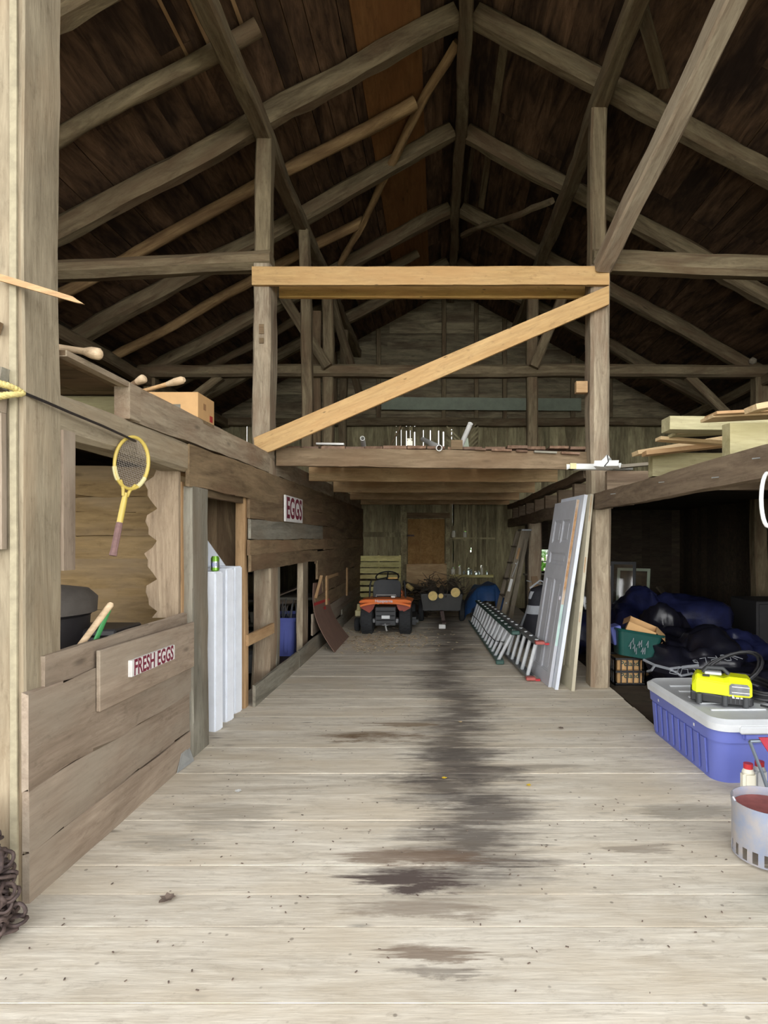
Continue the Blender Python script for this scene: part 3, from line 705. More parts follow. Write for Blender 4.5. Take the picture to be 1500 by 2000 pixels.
# half wall with its patch
hw_ = thing('half_wall', 'low wall of wide brown boards along the left of the aisle', 'wall', (-1.748, 2.5, 0))
for z0, z1, y0, y1, dx, m in ((0.0, 0.205, 0.0, 1.62, 0.002, 'stall'), (0.21, 0.476, 0.0, 1.62, -0.002, 'stall'), (0.482, 0.885, -0.01, 1.62, 0.006, 'stall'), (0.875, 1.03, 0.11, 1.60, -0.008, 'stall')):
    a, b = Vector((dx, y0, (z0 + z1) / 2)), Vector((dx, y1, (z0 + z1) / 2))
    o = board('board', a, b, 0.03, z1 - z0, M[m], cham=0.06, wob=0.003); o.parent = hw_
pp = MB().prism([(0.024, 0.47, 0.675), (0.024, 0.47, 0.985), (0.024, 1.62, 0.967), (0.024, 1.62, 0.655)], (0.02, 0, 0)).build('patch_board', M['stall'], None, bevel=0.003)
pp.data.transform(Matrix.Rotation(R(-90), 4, 'Z')); pp.rotation_euler = (0, 0, R(90)); pp.parent = hw_
pp['label'] = 'wide patch board carrying the egg sign'
def sign_board(name, label, y0, y1, z0, z1, x, t, body, size, bold, sx, tilt=0.0, spacing=1.0):
    L = y1 - y0
    s = thing(name, label, 'sign', (x, (y0 + y1) / 2, (z0 + z1) / 2), (tilt, 0, 0))
    MB().box((t / 2, 0, 0), (t, L, z1 - z0)).build('board', M['signwhite'], s, bevel=0.003)
    lettering(body, size, M['maroon'], s, (t + 0.0004, 0, -0.003), (0, 1, 0), (0, 0, 1), 0.0006, bold, sx, spacing)
    return s
sign_board('egg_sign', 'narrow white sign reading FRESH EGGS in maroon on the half wall', 3.24, 3.77, 0.783, 0.875, -1.713, 0.03, 'FRESH EGGS', 0.122, 0.0028, 0.73, R(-0.8))
sign_board('egg_sign', 'tall white sign reading EGGS in maroon high on the board wall', 6.50, 7.32, 1.74, 2.035, -1.700, 0.02, 'EGGS', 0.33, 0.008, 0.92)
# small flashing scrap at the foot of the half wall
o = MB().prism([(-1.72, 3.88, 0.005), (-1.70, 4.10, 0.005), (-1.735, 4.10, 0.10), (-1.73, 3.97, 0.10)], (0.004, 0, 0)).build('metal_scrap', M['galv'])
tag(o, 'bent grey metal scrap against the foot of the half wall', 'scrap')
# doorway with its grey board post
tm('jamb_post', (-1.765, 4.30, 0.0), (-1.765, 4.30, 1.92), 0.07, 0.27, 'grey weathered jamb board left of the white panels', 'post', 'greyb', up=(0, 1, 0), wob=0.003, cham=0.04)
tm('jamb_strip', (-1.82, 4.155, 0.0), (-1.82, 4.155, 1.95), 0.045, 0.04, 'narrow tan strip on the front edge of the grey jamb', 'strip', 'tan', up=(0, 1, 0), wob=0.002, cham=0.05)
tm('jamb_stud', (-1.80, 5.42, 0.0), (-1.80, 5.42, 1.93), 0.085, 0.10, 'light tan stud right of the white panels', 'stud', 'tan', up=(0, 1, 0), wob=0.003, cham=0.05)
# live-edge board
pts_r = [(0, 0)]
zs = [1.0 + 1.07 * k / 24 for k in range(25)]
left = [(-2.0 + 0.035 * math.sin(k * 1.15 + 0.4) + 0.022 * math.sin(k * 2.3), 4.09, z) for k, z in enumerate(zs)]
o = MB().prism(left + [(-1.80, 4.09, 2.07), (-1.80, 4.09, 1.0)], (0, 0.03, 0)).build('live_edge_board', M['live'])
tag(o, 'pale board with a wavy bark edge standing at the end of the half wall', 'board')
# back wall of the stall, facing the viewer
sb = struct(thing('wall_stall', 'tan board wall behind the racket', 'wall', (0, 0, 0)))
z = 0.0
for h in (0.27, 0.24, 0.3, 0.19, 0.16, 0.21, 0.2, 0.17, 0.14, 0.22):
    o = board('board', (-1.90, 4.62 + random.uniform(0, 0.012), z + h / 2), (XL_E + 0.02, 4.62 + random.uniform(0, 0.012), z + h / 2 - random.uniform(-0.03, 0.03)), 0.03, h + 0.012, M['stallback'], wob=0.005, cham=0.08); o.parent = sb; z += h
# long timbers over the aisle's left side
tm('stall_beam', (-1.86, 2.74, 2.13), (-1.85, 4.15, 2.12), 0.2, 0.20, 'heavy tan beam over the stall opening that the racket hangs from', 'beam', 'post', wob=0.006, cham=0.12)
tm('stall_beam', (-1.90, 4.15, 2.13), (-1.92, YB - 0.1, 2.13), 0.14, 0.20, 'long beam behind the top of the left board wall', 'beam', 'joist', wob=0.004)
tm('rim_board', (-1.79, 3.40, 2.335), (-1.77, YB - 0.1, 2.335), 0.07, 0.205, 'long grey rim board of the left loft above the board wall', 'beam', 'oldpost', wob=0.004, cham=0.05)
tm('rim_block', (-1.79, 3.34, 2.335), (-1.79, 3.46, 2.335), 0.09, 0.205, 'end block of the left loft rim board', 'block', 'oldpost', wob=0.001, cham=0.05)
tm('stall_joist', (-1.80, 3.56, 2.32), (XL_E + 0.1, 3.56, 2.32), 0.06, 0.17, 'mossy joist across the stall behind the open end of the loft rim', 'joist', 'treated', wob=0.002)
# the long board wall with its openings
bw = struct(thing('wall_aisle', 'horizontal board wall along the left of the aisle', 'wall', (0, 0, 0)))
def wb_(y0, y1, z0, z1, m, dx=0.0, name='board'):
    xa, xb = -1.765 + min(0.045, max(0, 0.0225 * (y0 - 4))), -1.765 + min(0.045, max(0, 0.0225 * (y1 - 4)))
    o = board(name, (xa + dx, y0, (z0 + z1) / 2), (xb + dx, y1, (z0 + z1) / 2), 0.028, z1 - z0, M[m], wob=0.003, cham=0.06); o.parent = bw
YE = YB - 0.03
wb_(4.12, 8.6, 1.925, 2.215, 'brown', 0.012); wb_(8.61, YE, 1.93, 2.22, 'brown')
wb_(5.40, 7.0, 1.735, 1.925, 'brown'); wb_(7.0, YE, 1.74, 1.925, 'brown', 0.004)
wb_(5.40, 8.7, 1.545, 1.73, 'greyb', 0.006); wb_(8.72, YE, 1.55, 1.735, 'brown')
wb_(5.40, 8.9, 1.40, 1.54, 'brown', -0.002); wb_(8.9, YE, 1.38, 1.545, 'brown')
wb_(5.40, 8.3, 1.245, 1.395, 'brown', 0.006); wb_(8.3, YE, 1.20, 1.375, 'brown')
wb_(8.3, 10.2, 0.98, 1.24, 'brown', 0.012); wb_(10.22, YE, 0.98, 1.195, 'brown')
wb_(8.75, 11.1, 0.75, 0.975, 'brown'); wb_(11.1, YE, 0.74, 0.975, 'brown')
wb_(8.2, YE, 0.52, 0.735, 'brown'); wb_(8.05, YE, 0.39, 0.515, 'stall', 0.004); wb_(8.05, YE, 0.22, 0.385, 'stall')
wb_(5.42, 7.05, 0.0, 0.20, 'greyb', 0.045, 'kick_board'); wb_(7.07, 10.4, 0.0, 0.205, 'greyb', 0.045, 'kick_board'); wb_(10.4, YE, 0.0, 0.3, 'greyb', 0.02, 'kick_board')
wb_(8.9, 9.0, 0.55, 0.98, 'tan', 0.03, 'cleat'); wb_(10.9, 11.0, 0.5, 1.0, 'tan', 0.03, 'cleat'); wb_(9.0, 9.9, 0.93, 0.98, 'tan', 0.03, 'cleat')
tm('wall_stud', (-1.775, 6.46, 0.15), (-1.775, 6.46, 1.26), 0.05, 0.14, 'tan stud right behind the big left post in the wall opening', 'stud', 'greyb', up=(0, 1, 0), wob=0.003)
tm('wall_stud', (-1.775, 7.72, 0.1), (-1.775, 7.72, 1.26), 0.08, 0.32, 'grey-tan stud between the blue tote opening and the curved sheet', 'stud', 'oldpost', up=(0, 1, 0), wob=0.003)
board('cross_board', (-1.75, 5.40, 0.615), (-1.715, 6.12, 0.62), 0.03, 0.10, M['tan'], 'short tan board nailed across the first wall opening', 'board', wob=0.002)
# boarding at the back of the doorway recess
rc = struct(thing('wall_recess', 'brown boards at the back of the doorway', 'wall', (0, 0, 0)))
for k in range(8):
    x0 = -1.88 - 0.2 * k
    o = board('board', (x0 - 0.1, 5.56 + random.uniform(0, 0.01), 0), (x0 - 0.1, 5.56 + random.uniform(0, 0.01), 2.2), 0.2, 0.025, M['brown'], up=(0, 1, 0)); o.parent = rc
board('recess_lintel', (-1.79, 4.45, 1.90), (-1.80, 5.4, 1.90), 0.05, 0.06, M['brown'], 'dark lintel board over the doorway with the white panels', 'board')
# white panels in the doorway
for k, (y0, x0, x1, yaw, zt, lb) in enumerate(((4.70, -2.28, -1.775, -14, 1.285, 'thick white panel standing frontmost in the doorway, under the can'), (4.95, -2.30, -1.775, -16, 1.30, 'thick white panel standing second in the doorway'), (5.19, -2.30, -1.785, -16, 1.305, 'thick white panel standing last in the doorway against the tan stud'))):
    t = thing('foam_slab', lb, 'panel', (x1, y0, 0.0), (0, 0, R(yaw)), 'white panels in the doorway')
    MB().box((-0.25, 0.055, zt / 2), (0.5, 0.11, zt)).build('slab', M['white'], t, bevel=0.012, seg=2)
o = MB().prism([(-2.2, 5.36, 1.2), (-1.91, 5.36, 1.27), (-2.16, 5.36, 1.62), (-2.2, 5.36, 1.62)], (0, 0.012, 0)).build('white_sheet', M['white'])
tag(o, 'white sheet with a sloping corner behind the can in the doorway', 'sheet')
can = thing('drink_can', 'green and silver drink can standing on the white panel', 'can', (-1.815, 4.80, 1.285))
MB().lathe([(0.024, 0.0), (0.033, 0.008), (0.033, 0.105), (0.026, 0.118), (0.026, 0.122), (0.0, 0.120)], 24).build('body', M['can'], can, smooth=40)
MB().lathe([(0.0335, 0.03), (0.0335, 0.08)], 24).build('label_band', M['cansilver'], can, smooth=40)
for a in range(3): MB().box((0.033 * math.cos(-1.9 + a * .45), 0.033 * math.sin(-1.9 + a * .45), 0.055), (0.006, 0.004, 0.03)).build('lettering', M['purple'], can)

# hanging tennis racket
rk = thing('tennis_racket', 'old yellow wooden tennis racket hanging from the stall beam', 'racket', (-1.70, 3.33, 2.125))
ux = Vector((0.38, 0.925, 0)).normalized(); tilt = R(13); dn = Vector((0, 0, -1))
axd = (dn * math.cos(tilt) - ux * math.sin(tilt)).normalized(); side = (ux * math.cos(tilt) + dn * math.sin(tilt) * 0 + Vector((0, 0, -1)) * -math.sin(tilt) * -1).normalized()
side = (ux - axd * ux.dot(axd)).normalized()
def rp(s, w, n=0.0): return axd * s + side * w + axd.cross(side) * n
head = [rp(0.155 - 0.148 * math.cos(a), 0.107 * math.sin(a)) for a in [2 * math.pi * k / 40 for k in range(40)]]
MB().tube(head, 0.0115, 8, closed=True, flat=0.8).build('head_frame', M['yellow'], rk, smooth=60)
for sgn in (-1, 1):
    seg_ = [rp(0.155 - 0.148 * math.cos(sgn * a), 0.107 * math.sin(sgn * a)) for a in [1.95 + 0.55 * k / 8 for k in range(9)]]
    MB().tube(seg_, 0.0128, 8, flat=0.85).build('cream_binding', M['cream'], rk, smooth=60)
mb = MB()
for k in range(-9, 10):
    w = k * 0.0105; h = 0.14 * math.sqrt(max(0, 1 - (w / 0.1) ** 2))
    if h > 0.01: mb.tube([rp(0.155 - h, w), rp(0.155 + h, w)], 0.0011, 4)
for k in range(-12, 13):
    s_ = k * 0.0113; h = 0.1 * math.sqrt(max(0, 1 - (s_ / 0.14) ** 2))
    if h > 0.01: mb.tube([rp(0.155 + s_, -h), rp(0.155 + s_, h)], 0.0011, 4)
mb.build('strings', M['string'], rk)
mb = MB(); mb.tube([rp(0.27, -0.05), rp(0.31, -0.022), rp(0.35, -0.012)], 0.009, 8); mb.tube([rp(0.27, 0.05), rp(0.31, 0.022), rp(0.35, 0.012)], 0.009, 8)
mb.tube([rp(0.33, 0), rp(0.40, 0), rp(0.50, 0)], [0.013, 0.016, 0.016], 8, flat=0.85).build('throat', M['yellow'], rk, smooth=50)
MB().tube([rp(0.50, 0), rp(0.52, 0), rp(0.66, 0), rp(0.67, 0), rp(0.685, 0)], [0.0165, 0.018, 0.018, 0.02, 0.02], 8, flat=0.9).build('grip', M['grip'], rk, smooth=30)
# iron rod and rope at the post
tag(MB().tube([(-1.77, 2.47, 2.175), (-1.735, 2.60, 2.155), (-1.72, 2.75, 2.14), (-1.71, 3.0, 2.125), (-1.705, 3.32, 2.10)], 0.007, 6).build('iron_rod', M['iron'], smooth=40), 'dark iron rod running from the rope to the racket', 'rod')
rp_pts = [Vector((-1.93 + 0.13 * math.cos(a), 2.50 + 0.03 * math.sin(2 * a), 2.165 + 0.035 * math.sin(a))) for a in [2 * math.pi * k / 30 for k in range(30)]]
rope = thing('rope_loop', 'twisted yellow rope loop tied round the corner post at the left photo edge', 'rope', (0, 0, 0))
for ph in (0, math.pi * 2 / 3, math.pi * 4 / 3):
    pts = []
    for k in range(90):
        a = 2 * math.pi * k / 90; b = a * 14 + ph
        c = Vector((-1.87 + 0.115 * math.cos(a), 2.435 + 0.05 * math.cos(a) ** 8, 2.165 + 0.03 * math.sin(a)))
        rd = Vector((math.cos(a), 0, math.sin(a)))
        pts.append(c + rd * 0.008 * math.cos(b) + Vector((0, 1, 0)) * 0.008 * math.sin(b))
    MB().tube(pts, 0.009, 6, closed=True).build('strand', M['rope'], rope, smooth=60)
o = MB().prism([P(-8, 532, 2.47), P(142, 579, 2.47), P(150, 585, 2.47), P(163, 593, 2.47), P(147, 590, 2.47), P(-8, 546, 2.47)], (0, 0.012, 0)).build('splintered_lath', M['tan'])
tag(o, 'thin bright lath with a splintered end sticking across the corner post', 'lath')

# chain heap at the bottom left
ch = MB()
random.seed(11)
cur = Vector((-1.88, 2.30, 0.42)); link = [(0.024 * math.cos(a), (0.019 if math.sin(a) > 0 else -0.019) + 0.018 * math.sin(a) * 1.0) for a in [2 * math.pi * k / 16 for k in range(16)]]
for k in range(230):
    a = random.uniform(0, 6.28); zz = 0.44 * (random.random() ** 1.15); rr = 0.05 + 0.13 * (1 - zz / 0.5)
    c = Vector((-1.83 + rr * math.cos(a) * random.uniform(0.55, 1), 2.30 + rr * 0.75 * math.sin(a) * random.uniform(0.6, 1), 0.02 + zz))
    q = Quaternion((random.uniform(-1, 1), random.uniform(-1, 1), random.uniform(-1, 1)), random.uniform(0, 3.14)).normalized().to_matrix()
    ch.tube([c + q @ Vector((u * 1.15, v * 1.15, 0)) for u, v in link], 0.0075, 6, closed=True)
tag(ch.build('chain', M['rust'], smooth=60), 'rusty heap of heavy chain on the floor at the left photo edge', 'chain')
random.seed(21)

# stall interior: bin and handles
bn = thing('dustbin', 'black dustbin with a dusty grey lid inside the stall', 'bin', (-2.45, 3.55, 0.0))
MB().lathe([(0.24, 0.0), (0.31, 1.08), (0.33, 1.10), (0.33, 1.13)], 28).build('body', M['bin'], bn, smooth=40)
MB().lathe([(0.345, 1.10), (0.35, 1.19), (0.30, 1.24), (0.12, 1.27), (0.0, 1.275)], 28).build('lid', M['binlid'], bn, smooth=40)
bx = thing('black_tub', 'low black tub behind the green handle inside the stall', 'tub', (-2.12, 3.72, 0.0))
MB().lohi((-0.16, -0.15, 0.0), (0.16, 0.15, 0.98)).build('body', M['bin'], bx, bevel=0.03, seg=3)
MB().lohi((-0.17, -0.16, 0.955), (0.17, 0.16, 1.0)).build('rim', M['bin'], bx, bevel=0.01)
tag(MB().tube([Vector((-2.43, 2.80, 0.03)), P(120, 1310, 3.0), P(216, 1181, 3.08), P(218, 1178, 3.085)], [0.016, 0.016, 0.017, 0.011], 10).build('tool_handle', M['palehandle'], smooth=50), 'pale wooden tool handle sticking up over the half wall', 'handle')
tag(MB().tube([Vector((-2.19, 3.04, 0.03)), P(170, 1290, 3.16), P(213, 1190, 3.2)], 0.013, 10).build('tool_handle', M['greenh'], smooth=50), 'green tool handle sticking up behind the pale one', 'handle')
# left loft: cardboard box and wooden handles
cb = thing('cardboard_box', 'closed cardboard carton on the edge of the left loft', 'box', (-2.09, 4.72, 2.44))
MB().lohi((-0.235, -0.165, 0.0), (0.235, 0.165, 0.245)).build('carton', M['card'], cb, bevel=0.003)
MB().lohi((-0.235, -0.005, 0.2455), (0.235, 0.02, 0.2465)).build('tape', M['card2'], cb)
MB().lohi((0.2352, 0.07, 0.06), (0.2362, 0.13, 0.11)).build('red_mark', M['redpaint'], cb)
MB().lohi((0.2352, -0.06, 0.13), (0.2362, -0.01, 0.18)).build('printed_square', M['card2'], cb)
MB().lohi((0.03, -0.1662, 0.10), (0.10, -0.1652, 0.15)).build('printed_square', M['greyb'], cb)
for pa, pb, r1, r2, lb, m in (((100, 676, 3.0), (196, 692, 2.9), 0.017, 0.030, 'pale tool handle with a broad end on the left loft near the corner post', 'palehandle'),
                              ((235, 765, 3.7), (283, 738, 3.62), 0.018, 0.026, 'dark handle with a pale rounded end', 'brown'),
                              ((250, 772, 3.85), (360, 741, 3.75), 0.013, 0.024, 'orange wooden handle with a pale knob end', 'handle')):
    a, b = P(*pa), P(*pb); a.z = max(a.z, 2.455); d = b - a
    t = thing('tool_handle', lb, 'handle', a, (0, 0, 0), None)
    MB().tube([Vector((0, 0, 0)), d * 0.55, d * 0.72], [r1, r1, r1 * 1.1], 10).build('shaft', M[m], t, smooth=50)
    MB().tube([d * 0.70, d * 0.85, d * 0.96, d * 1.0], [r1 * 1.15, r2, r2, r2 * 0.6], 10).build('knob_end', M['palehandle'], t, smooth=50)
board('loft_plank', (-1.775, 2.78, 2.427), (-1.775, 3.5, 2.427), 0.05, 0.03, M['oldpost'], 'edge plank of the left loft deck beside the corner post', 'plank')

# clutter behind the left wall openings
sh = thing('shelf_unit', 'dark shelf unit with pale boards behind the first wall opening', 'shelf', (-2.55, 6.9, 0))
for z in (0.28, 0.55, 0.83, 1.12): MB().lohi((-0.5, -0.22, z), (0.55, 0.22, z + 0.025)).build('shelf_board', M['greyb'], sh)
for x in (-0.5, 0.55): MB().lohi((x - 0.02, -0.22, 0), (x + 0.02, 0.22, 1.35)).build('upright', M['dark'], sh)
for (x, z, r, h, m, lb) in ((-2.21, 0.305, 0.10, 0.16, 'galv', 'dusty basin on the lowest shelf behind the first wall opening'), (-2.26, 0.575, 0.06, 0.14, 'jar', 'glass jar on the second shelf behind the first wall opening'), (-2.14, 0.575, 0.05, 0.12, 'bottle', 'pale pot on the second shelf behind the first wall opening'), (-2.22, 0.0, 0.15, 0.22, 'lidgrey', 'pale bowl on the floor under the shelves')):
    tag(MB().lathe([(r * 0.7, 0), (r, h * 0.8), (r, h), (r * 0.9, h), (r * 0.8, h * 0.2), (0, h * 0.15)], 20).build('vessel', M[m], loc=(x, 6.86, z), smooth=40), lb, 'vessel')
tote = thing('storage_tote', 'blue-grey storage tote full of odds and ends behind the second wall opening', 'tote', (-2.13, 8.1, 0.0))
def tapered(mb, w0, d0, w1, d1, z0, z1, r=0.06, n=5, cap0=True, cap1=False):
    vs = []
    for (w, d, z) in ((w0, d0, z0), (w1, d1, z1)):
        for cx, cy, a0 in ((w / 2 - r, d / 2 - r, 0), (-w / 2 + r, d / 2 - r, 90), (-w / 2 + r, -d / 2 + r, 180), (w / 2 - r, -d / 2 + r, 270)):
            for k in range(n): a = R(a0 + 90 * k / (n - 1)); vs.append((cx + r * math.cos(a), cy + r * math.sin(a), z))
    m = 4 * n; fs = [(i, (i + 1) % m, m + (i + 1) % m, m + i) for i in range(m)]
    if cap0: fs.append(tuple(range(m))[::-1])
    if cap1: fs.append(tuple(range(m, 2 * m)))
    return mb.add(vs, fs)
o = tapered(MB(), 0.42, 0.62, 0.5, 0.72, 0, 0.5).build('body', M['purple'], tote, solid=-0.006, smooth=40)
mb = tapered(MB(), 0.52, 0.74, 0.53, 0.75, 0.47, 0.51); mb.build('rim', M['purple'], tote, solid=-0.012)
mb = MB()
for k in range(26): a = Vector((random.uniform(-.18, .18), random.uniform(-.3, .3), 0.3)); mb.tube([a, a + Vector((random.uniform(-.12, .12), random.uniform(-.12, .12), random.uniform(.15, .42)))], 0.006, 5)
mb.build('odds_and_ends', M['metalgrey'], tote)
for x in (-0.13, 0.0, 0.13): MB().lohi((x - 0.02, -0.352, 0.05), (x + 0.02, -0.325, 0.42)).build('rib', M['purple'], tote)
tb = thing('work_table', 'small wooden table with a turned leg behind the blue-grey tote', 'table', (-2.42, 9.3, -0.24))
MB().lohi((-0.6, -0.4, 0.86), (0.7, 0.4, 0.90)).build('tabletop', M['greyb'], tb, bevel=0.005)
MB().lathe([(0.28, 0.76), (0.34, 0.80), (0.34, 0.855)], 20).build('apron', M['stall'], tb, smooth=40)
MB().lathe([(0.09, 0.23), (0.05, 0.3), (0.055, 0.7), (0.1, 0.78)], 14).build('leg', M['tan'], tb, smooth=40)
board('scrap_board', (-2.45, 9.0, 0.68), (-2.15, 9.1, 0.80), 0.2, 0.02, M['stall'], 'scrap of board leaning on the small wooden table', 'board')
# curved hardboard sheet leaning on the wall
def sheetpt(u, v):
    th = v ** 0.9
    x = -1.40 - 0.33 * th - 0.10 * math.sin(math.pi * v) ; z = 0.005 + 0.93 * v - 0.06 * u * v
    y = 7.98 + 1.28 * u + 0.18 * v * (1 - u)
    return (x, y, z)
hb = thing('hardboard_sheet', 'curved sheet of brown hardboard with a red stripe leaning on the left wall', 'sheet', (0, 0, 0))
MB().grid(sheetpt, 10, 16).build('sheet', M['hard'], hb, solid=0.008, smooth=40)
def off(fn, u, v, e=0.006):
    p = Vector(fn(u, v)); du = Vector(fn(u + .01, v)) - p; dv = Vector(fn(u, v + .01)) - p
    n = du.cross(dv).normalized(); n = n if n.x > 0 else -n
    return p + n * e
MB().grid(lambda a, b: off(sheetpt, a * 0.98 + .01, 0.66 + 0.045 * b, 0.013), 10, 2).build('red_stripe', M['redpaint'], hb)
MB().grid(lambda a, b: off(sheetpt, 0.52 + 0.14 * a, 0.545 + 0.05 * b, 0.013), 3, 2).build('red_logo', M['redpaint'], hb)
board('wood_strip', (-1.70, 8.20, 0.72), (-1.66, 8.42, 1.02), 0.04, 0.015, M['tan'], 'thin pale slat leaning behind the top of the curved sheet', 'slat')

# ------------------------------------------------------------------ doors leaning on the right post
def lean_matrix(near, far, top):
    near, far, top = Vector(near), Vector(far), Vector(top)
    X = (near - far).normalized(); Z = top - near; H = Z.length; Z = (Z - X * Z.dot(X)).normalized(); Y = Z.cross(X)
    return Matrix.Translation(far) @ Matrix((X, Y, Z)).transposed().to_4x4(), (near - far).length, H
def panel_door(name, label, near, far, top, T, mat, panels, rim=0.03):
    mtx, W, H = lean_matrix(near, far, top)
    d = thing(name, label, 'door', (0, 0, 0)); d.matrix_world = mtx
    rects = [(a * W, b * W, c * H, e * H) for a, b, c, e in panels]
    mb = MB()
    xs = sorted({0, W} | {r[0] for r in rects} | {r[1] for r in rects}); zs = sorted({0, H} | {r[2] for r in rects} | {r[3] for r in rects})
    for i in range(len(xs) - 1):
        for j in range(len(zs) - 1):
            cx, cz = (xs[i] + xs[i + 1]) / 2, (zs[j] + zs[j + 1]) / 2
            if not any(r[0] < cx < r[1] and r[2] < cz < r[3] for r in rects):
                mb.lohi((xs[i], 0, zs[j]), (xs[i + 1], T, zs[j + 1]))
    mb.build('door_frame', mat, d)
    for r in rects:
        m2 = MB(); m2.lohi((r[0], T * 0.36, r[2]), (r[1], T * 0.64, r[3]))
        for a, b in (((r[0], r[2]), (r[0] + 0.016, r[3])), ((r[1] - 0.016, r[2]), (r[1], r[3])), ((r[0], r[2]), (r[1], r[2] + 0.016)), ((r[0], r[3] - 0.016), (r[1], r[3]))):
            m2.prism([(a[0], T * 0.36, a[1]), (b[0], T * 0.36, a[1]), (b[0], T * 0.36, b[1]), (a[0], T * 0.36, b[1])], (0, -T * 0.22, 0))
        m2.lohi((r[0] + 0.04, T * 0.22, r[2] + 0.04), (r[1] - 0.04, T * 0.4, r[3] - 0.04))
        m2.build('panel', mat, d, bevel=0.002)
    return d, W, H, T
PA = [(0.14, 0.46, 0.765, 0.895), (0.54, 0.86, 0.765, 0.895), (0.14, 0.86, 0.645, 0.715), (0.14, 0.46, 0.07, 0.565), (0.54, 0.86, 0.07, 0.565)]
dA, W, H, T = panel_door('panel_door', 'grey five-panel door with a bare brown edge, frontmost of the doors leaning on the right post', (1.150, 6.13, 0.004), (1.078, 6.90, 0.004), (1.455, 6.13, 1.96), 0.034, M['doorgrey'], PA)
MB().lohi((W, 0.004, H * 0.44), (W + 0.003, T - 0.004, H)).build('bare_edge', M['bare'], dA)
MB().lohi((W, 0.004, H * 0.22), (W + 0.003, T - 0.004, H * 0.44)).build('painted_edge', plain('pale_teal_paint', (186, 214, 206), 0.6, noise=0.08), dA)
MB().lathe([(0.022, 0), (0.022, 0.012), (0, 0.014)], 14, c=(W - 0.06, 0, H * 0.47), rot=Matrix.Rotation(R(90), 3, 'X')).build('knob_plate', M['silver'], dA)
dB, W, H, T = panel_door('panel_door', 'white door with a bright plain edge, second of the doors leaning on the right post', (1.200, 6.03, 0.004), (1.128, 6.82, 0.004), (1.512, 6.03, 2.005), 0.036, M['doorwhite'], PA)
dC, W, H, T = panel_door('panel_door', 'cream door standing steepest against the right post, last of the leaning doors', (1.355, 5.97, 0.004), (1.29, 6.74, 0.004), (1.553, 5.99, 2.006), 0.034, M['doorcream'], [(0.16, 0.45, 0.52, 0.9), (0.55, 0.84, 0.52, 0.9), (0.16, 0.45, 0.09, 0.46), (0.55, 0.84, 0.09, 0.46)])
for z0, z1 in ((0.86, 0.99), (0.60, 0.68), (0.35, 0.40)): MB().lohi((W, 0.008, H * z0), (W + 0.002, T * 0.5, H * z1)).build('worn_edge', M['bare'], dC)

# ------------------------------------------------------------------ extension ladder lying on its side
ld = thing('extension_ladder', 'long green and silver extension ladder lying on its edge beside the doors', 'ladder', (0, 0, 0))
S1 = dict(bn=Vector((0.765, 7.25, 0.03)), bf=Vector((0.61, 10.85, 0.03)), tn=Vector((0.95, 7.20, 0.40)), tf=Vector((0.735, 10.85, 0.415)))
S2 = dict(bn=Vector((1.010, 6.43, 0.03)), bf=Vector((0.70, 10.4, 0.03)), tn=Vector((1.105, 6.40, 0.425)), tf=Vector((0.855, 10.4, 0.42)))
def channel(mb, a, b, w, h, t, out):     # C-section rail: web plus two flanges
    x = (b - a).normalized(); wv = Vector((0, 0, 1)); wv = (wv - x * wv.dot(x)).normalized()
    side = x.cross(wv); side = side if side.x > 0 else -side
    for c, ww, hh in ((Vector((0, 0, 0)), w, t), (side * (w / 2) + Vector((0, 0, -out * h / 2)), t, h), (-side * (w / 2) + Vector((0, 0, -out * h / 2)), t, h)):
        mb.bar(a + c, b + c, ww, hh)
for S, mt, rm, n in ((S1, 'fgreen', 'alu', 13), (S2, 'fgrey', 'alu', 14)):
    for a, b, o_ in ((S['bn'], S['bf'], -1), (S['tn'], S['tf'], 1)):
        mb = MB(); channel(mb, a, b, 0.085, 0.03, 0.006, o_); mb.build('rail', M[mt], ld)
    first = None
    for k in range(n):
        t = (k + 0.45) / n
        a = S['bn'].lerp(S['bf'], t); b = S['tn'].lerp(S['tf'], t); d = b - a
        o = MB().tube([Vector((0, 0, 0)), d * 1.04], 0.023, 10).build('rung', M[rm], ld, loc=a - d * 0.02, smooth=50)
        if k % 1 == 0:
            e = MB().lathe([(0.022, 0.0), (0.022, 0.006), (0.0, 0.007)], 10).build('rung_end', M['alu'], o); e.location = d * 1.035
for p, lb in ((S2['bn'], 'red foot'), (S2['tn'], 'red foot')):
    MB().box((0, -0.02, 0), (0.10, 0.09, 0.035)).build('foot', M['redrubber'], ld, loc=p, bevel=0.006)['label'] = lb
    MB().box((0.075, -0.04, -0.012), (0.05, 0.03, 0.02)).build('foot', M['redcap'], ld, loc=p)['label'] = 'bright red foot pad'
MB().box((0, 0, 0), (0.1, 0.07, 0.05)).build('rung_lock', M['fgreen'], ld, loc=S1['tn'], bevel=0.01)
MB().box((0, 0, 0), (0.1, 0.07, 0.05)).build('rung_lock', M['fgreen'], ld, loc=S1['bn'], bevel=0.01)
lr = [S1['tf'].lerp(S1['tn'], 0.05) + Vector((-.08, 0, -.10)), Vector((0.60, 10.2, 0.23)), Vector((0.66, 9.5, 0.22)), Vector((0.72, 8.7, 0.16)), Vector((0.78, 8.0, 0.16)), Vector((0.84, 7.45, 0.24))]
MB().tube([Vector(p) for p in lr], 0.006, 6).build('pull_rope', M['iron'], ld, smooth=50)
lp = [Vector((0.60 + 0.05 * math.cos(a), 10.4 + 0.5 * math.cos(a), 0.24 + 0.045 * math.sin(a))) for a in [2 * math.pi * k / 16 for k in range(16)]]
MB().tube(lp, 0.006, 5, closed=True).build('pull_rope', M['iron'], ld, smooth=50)

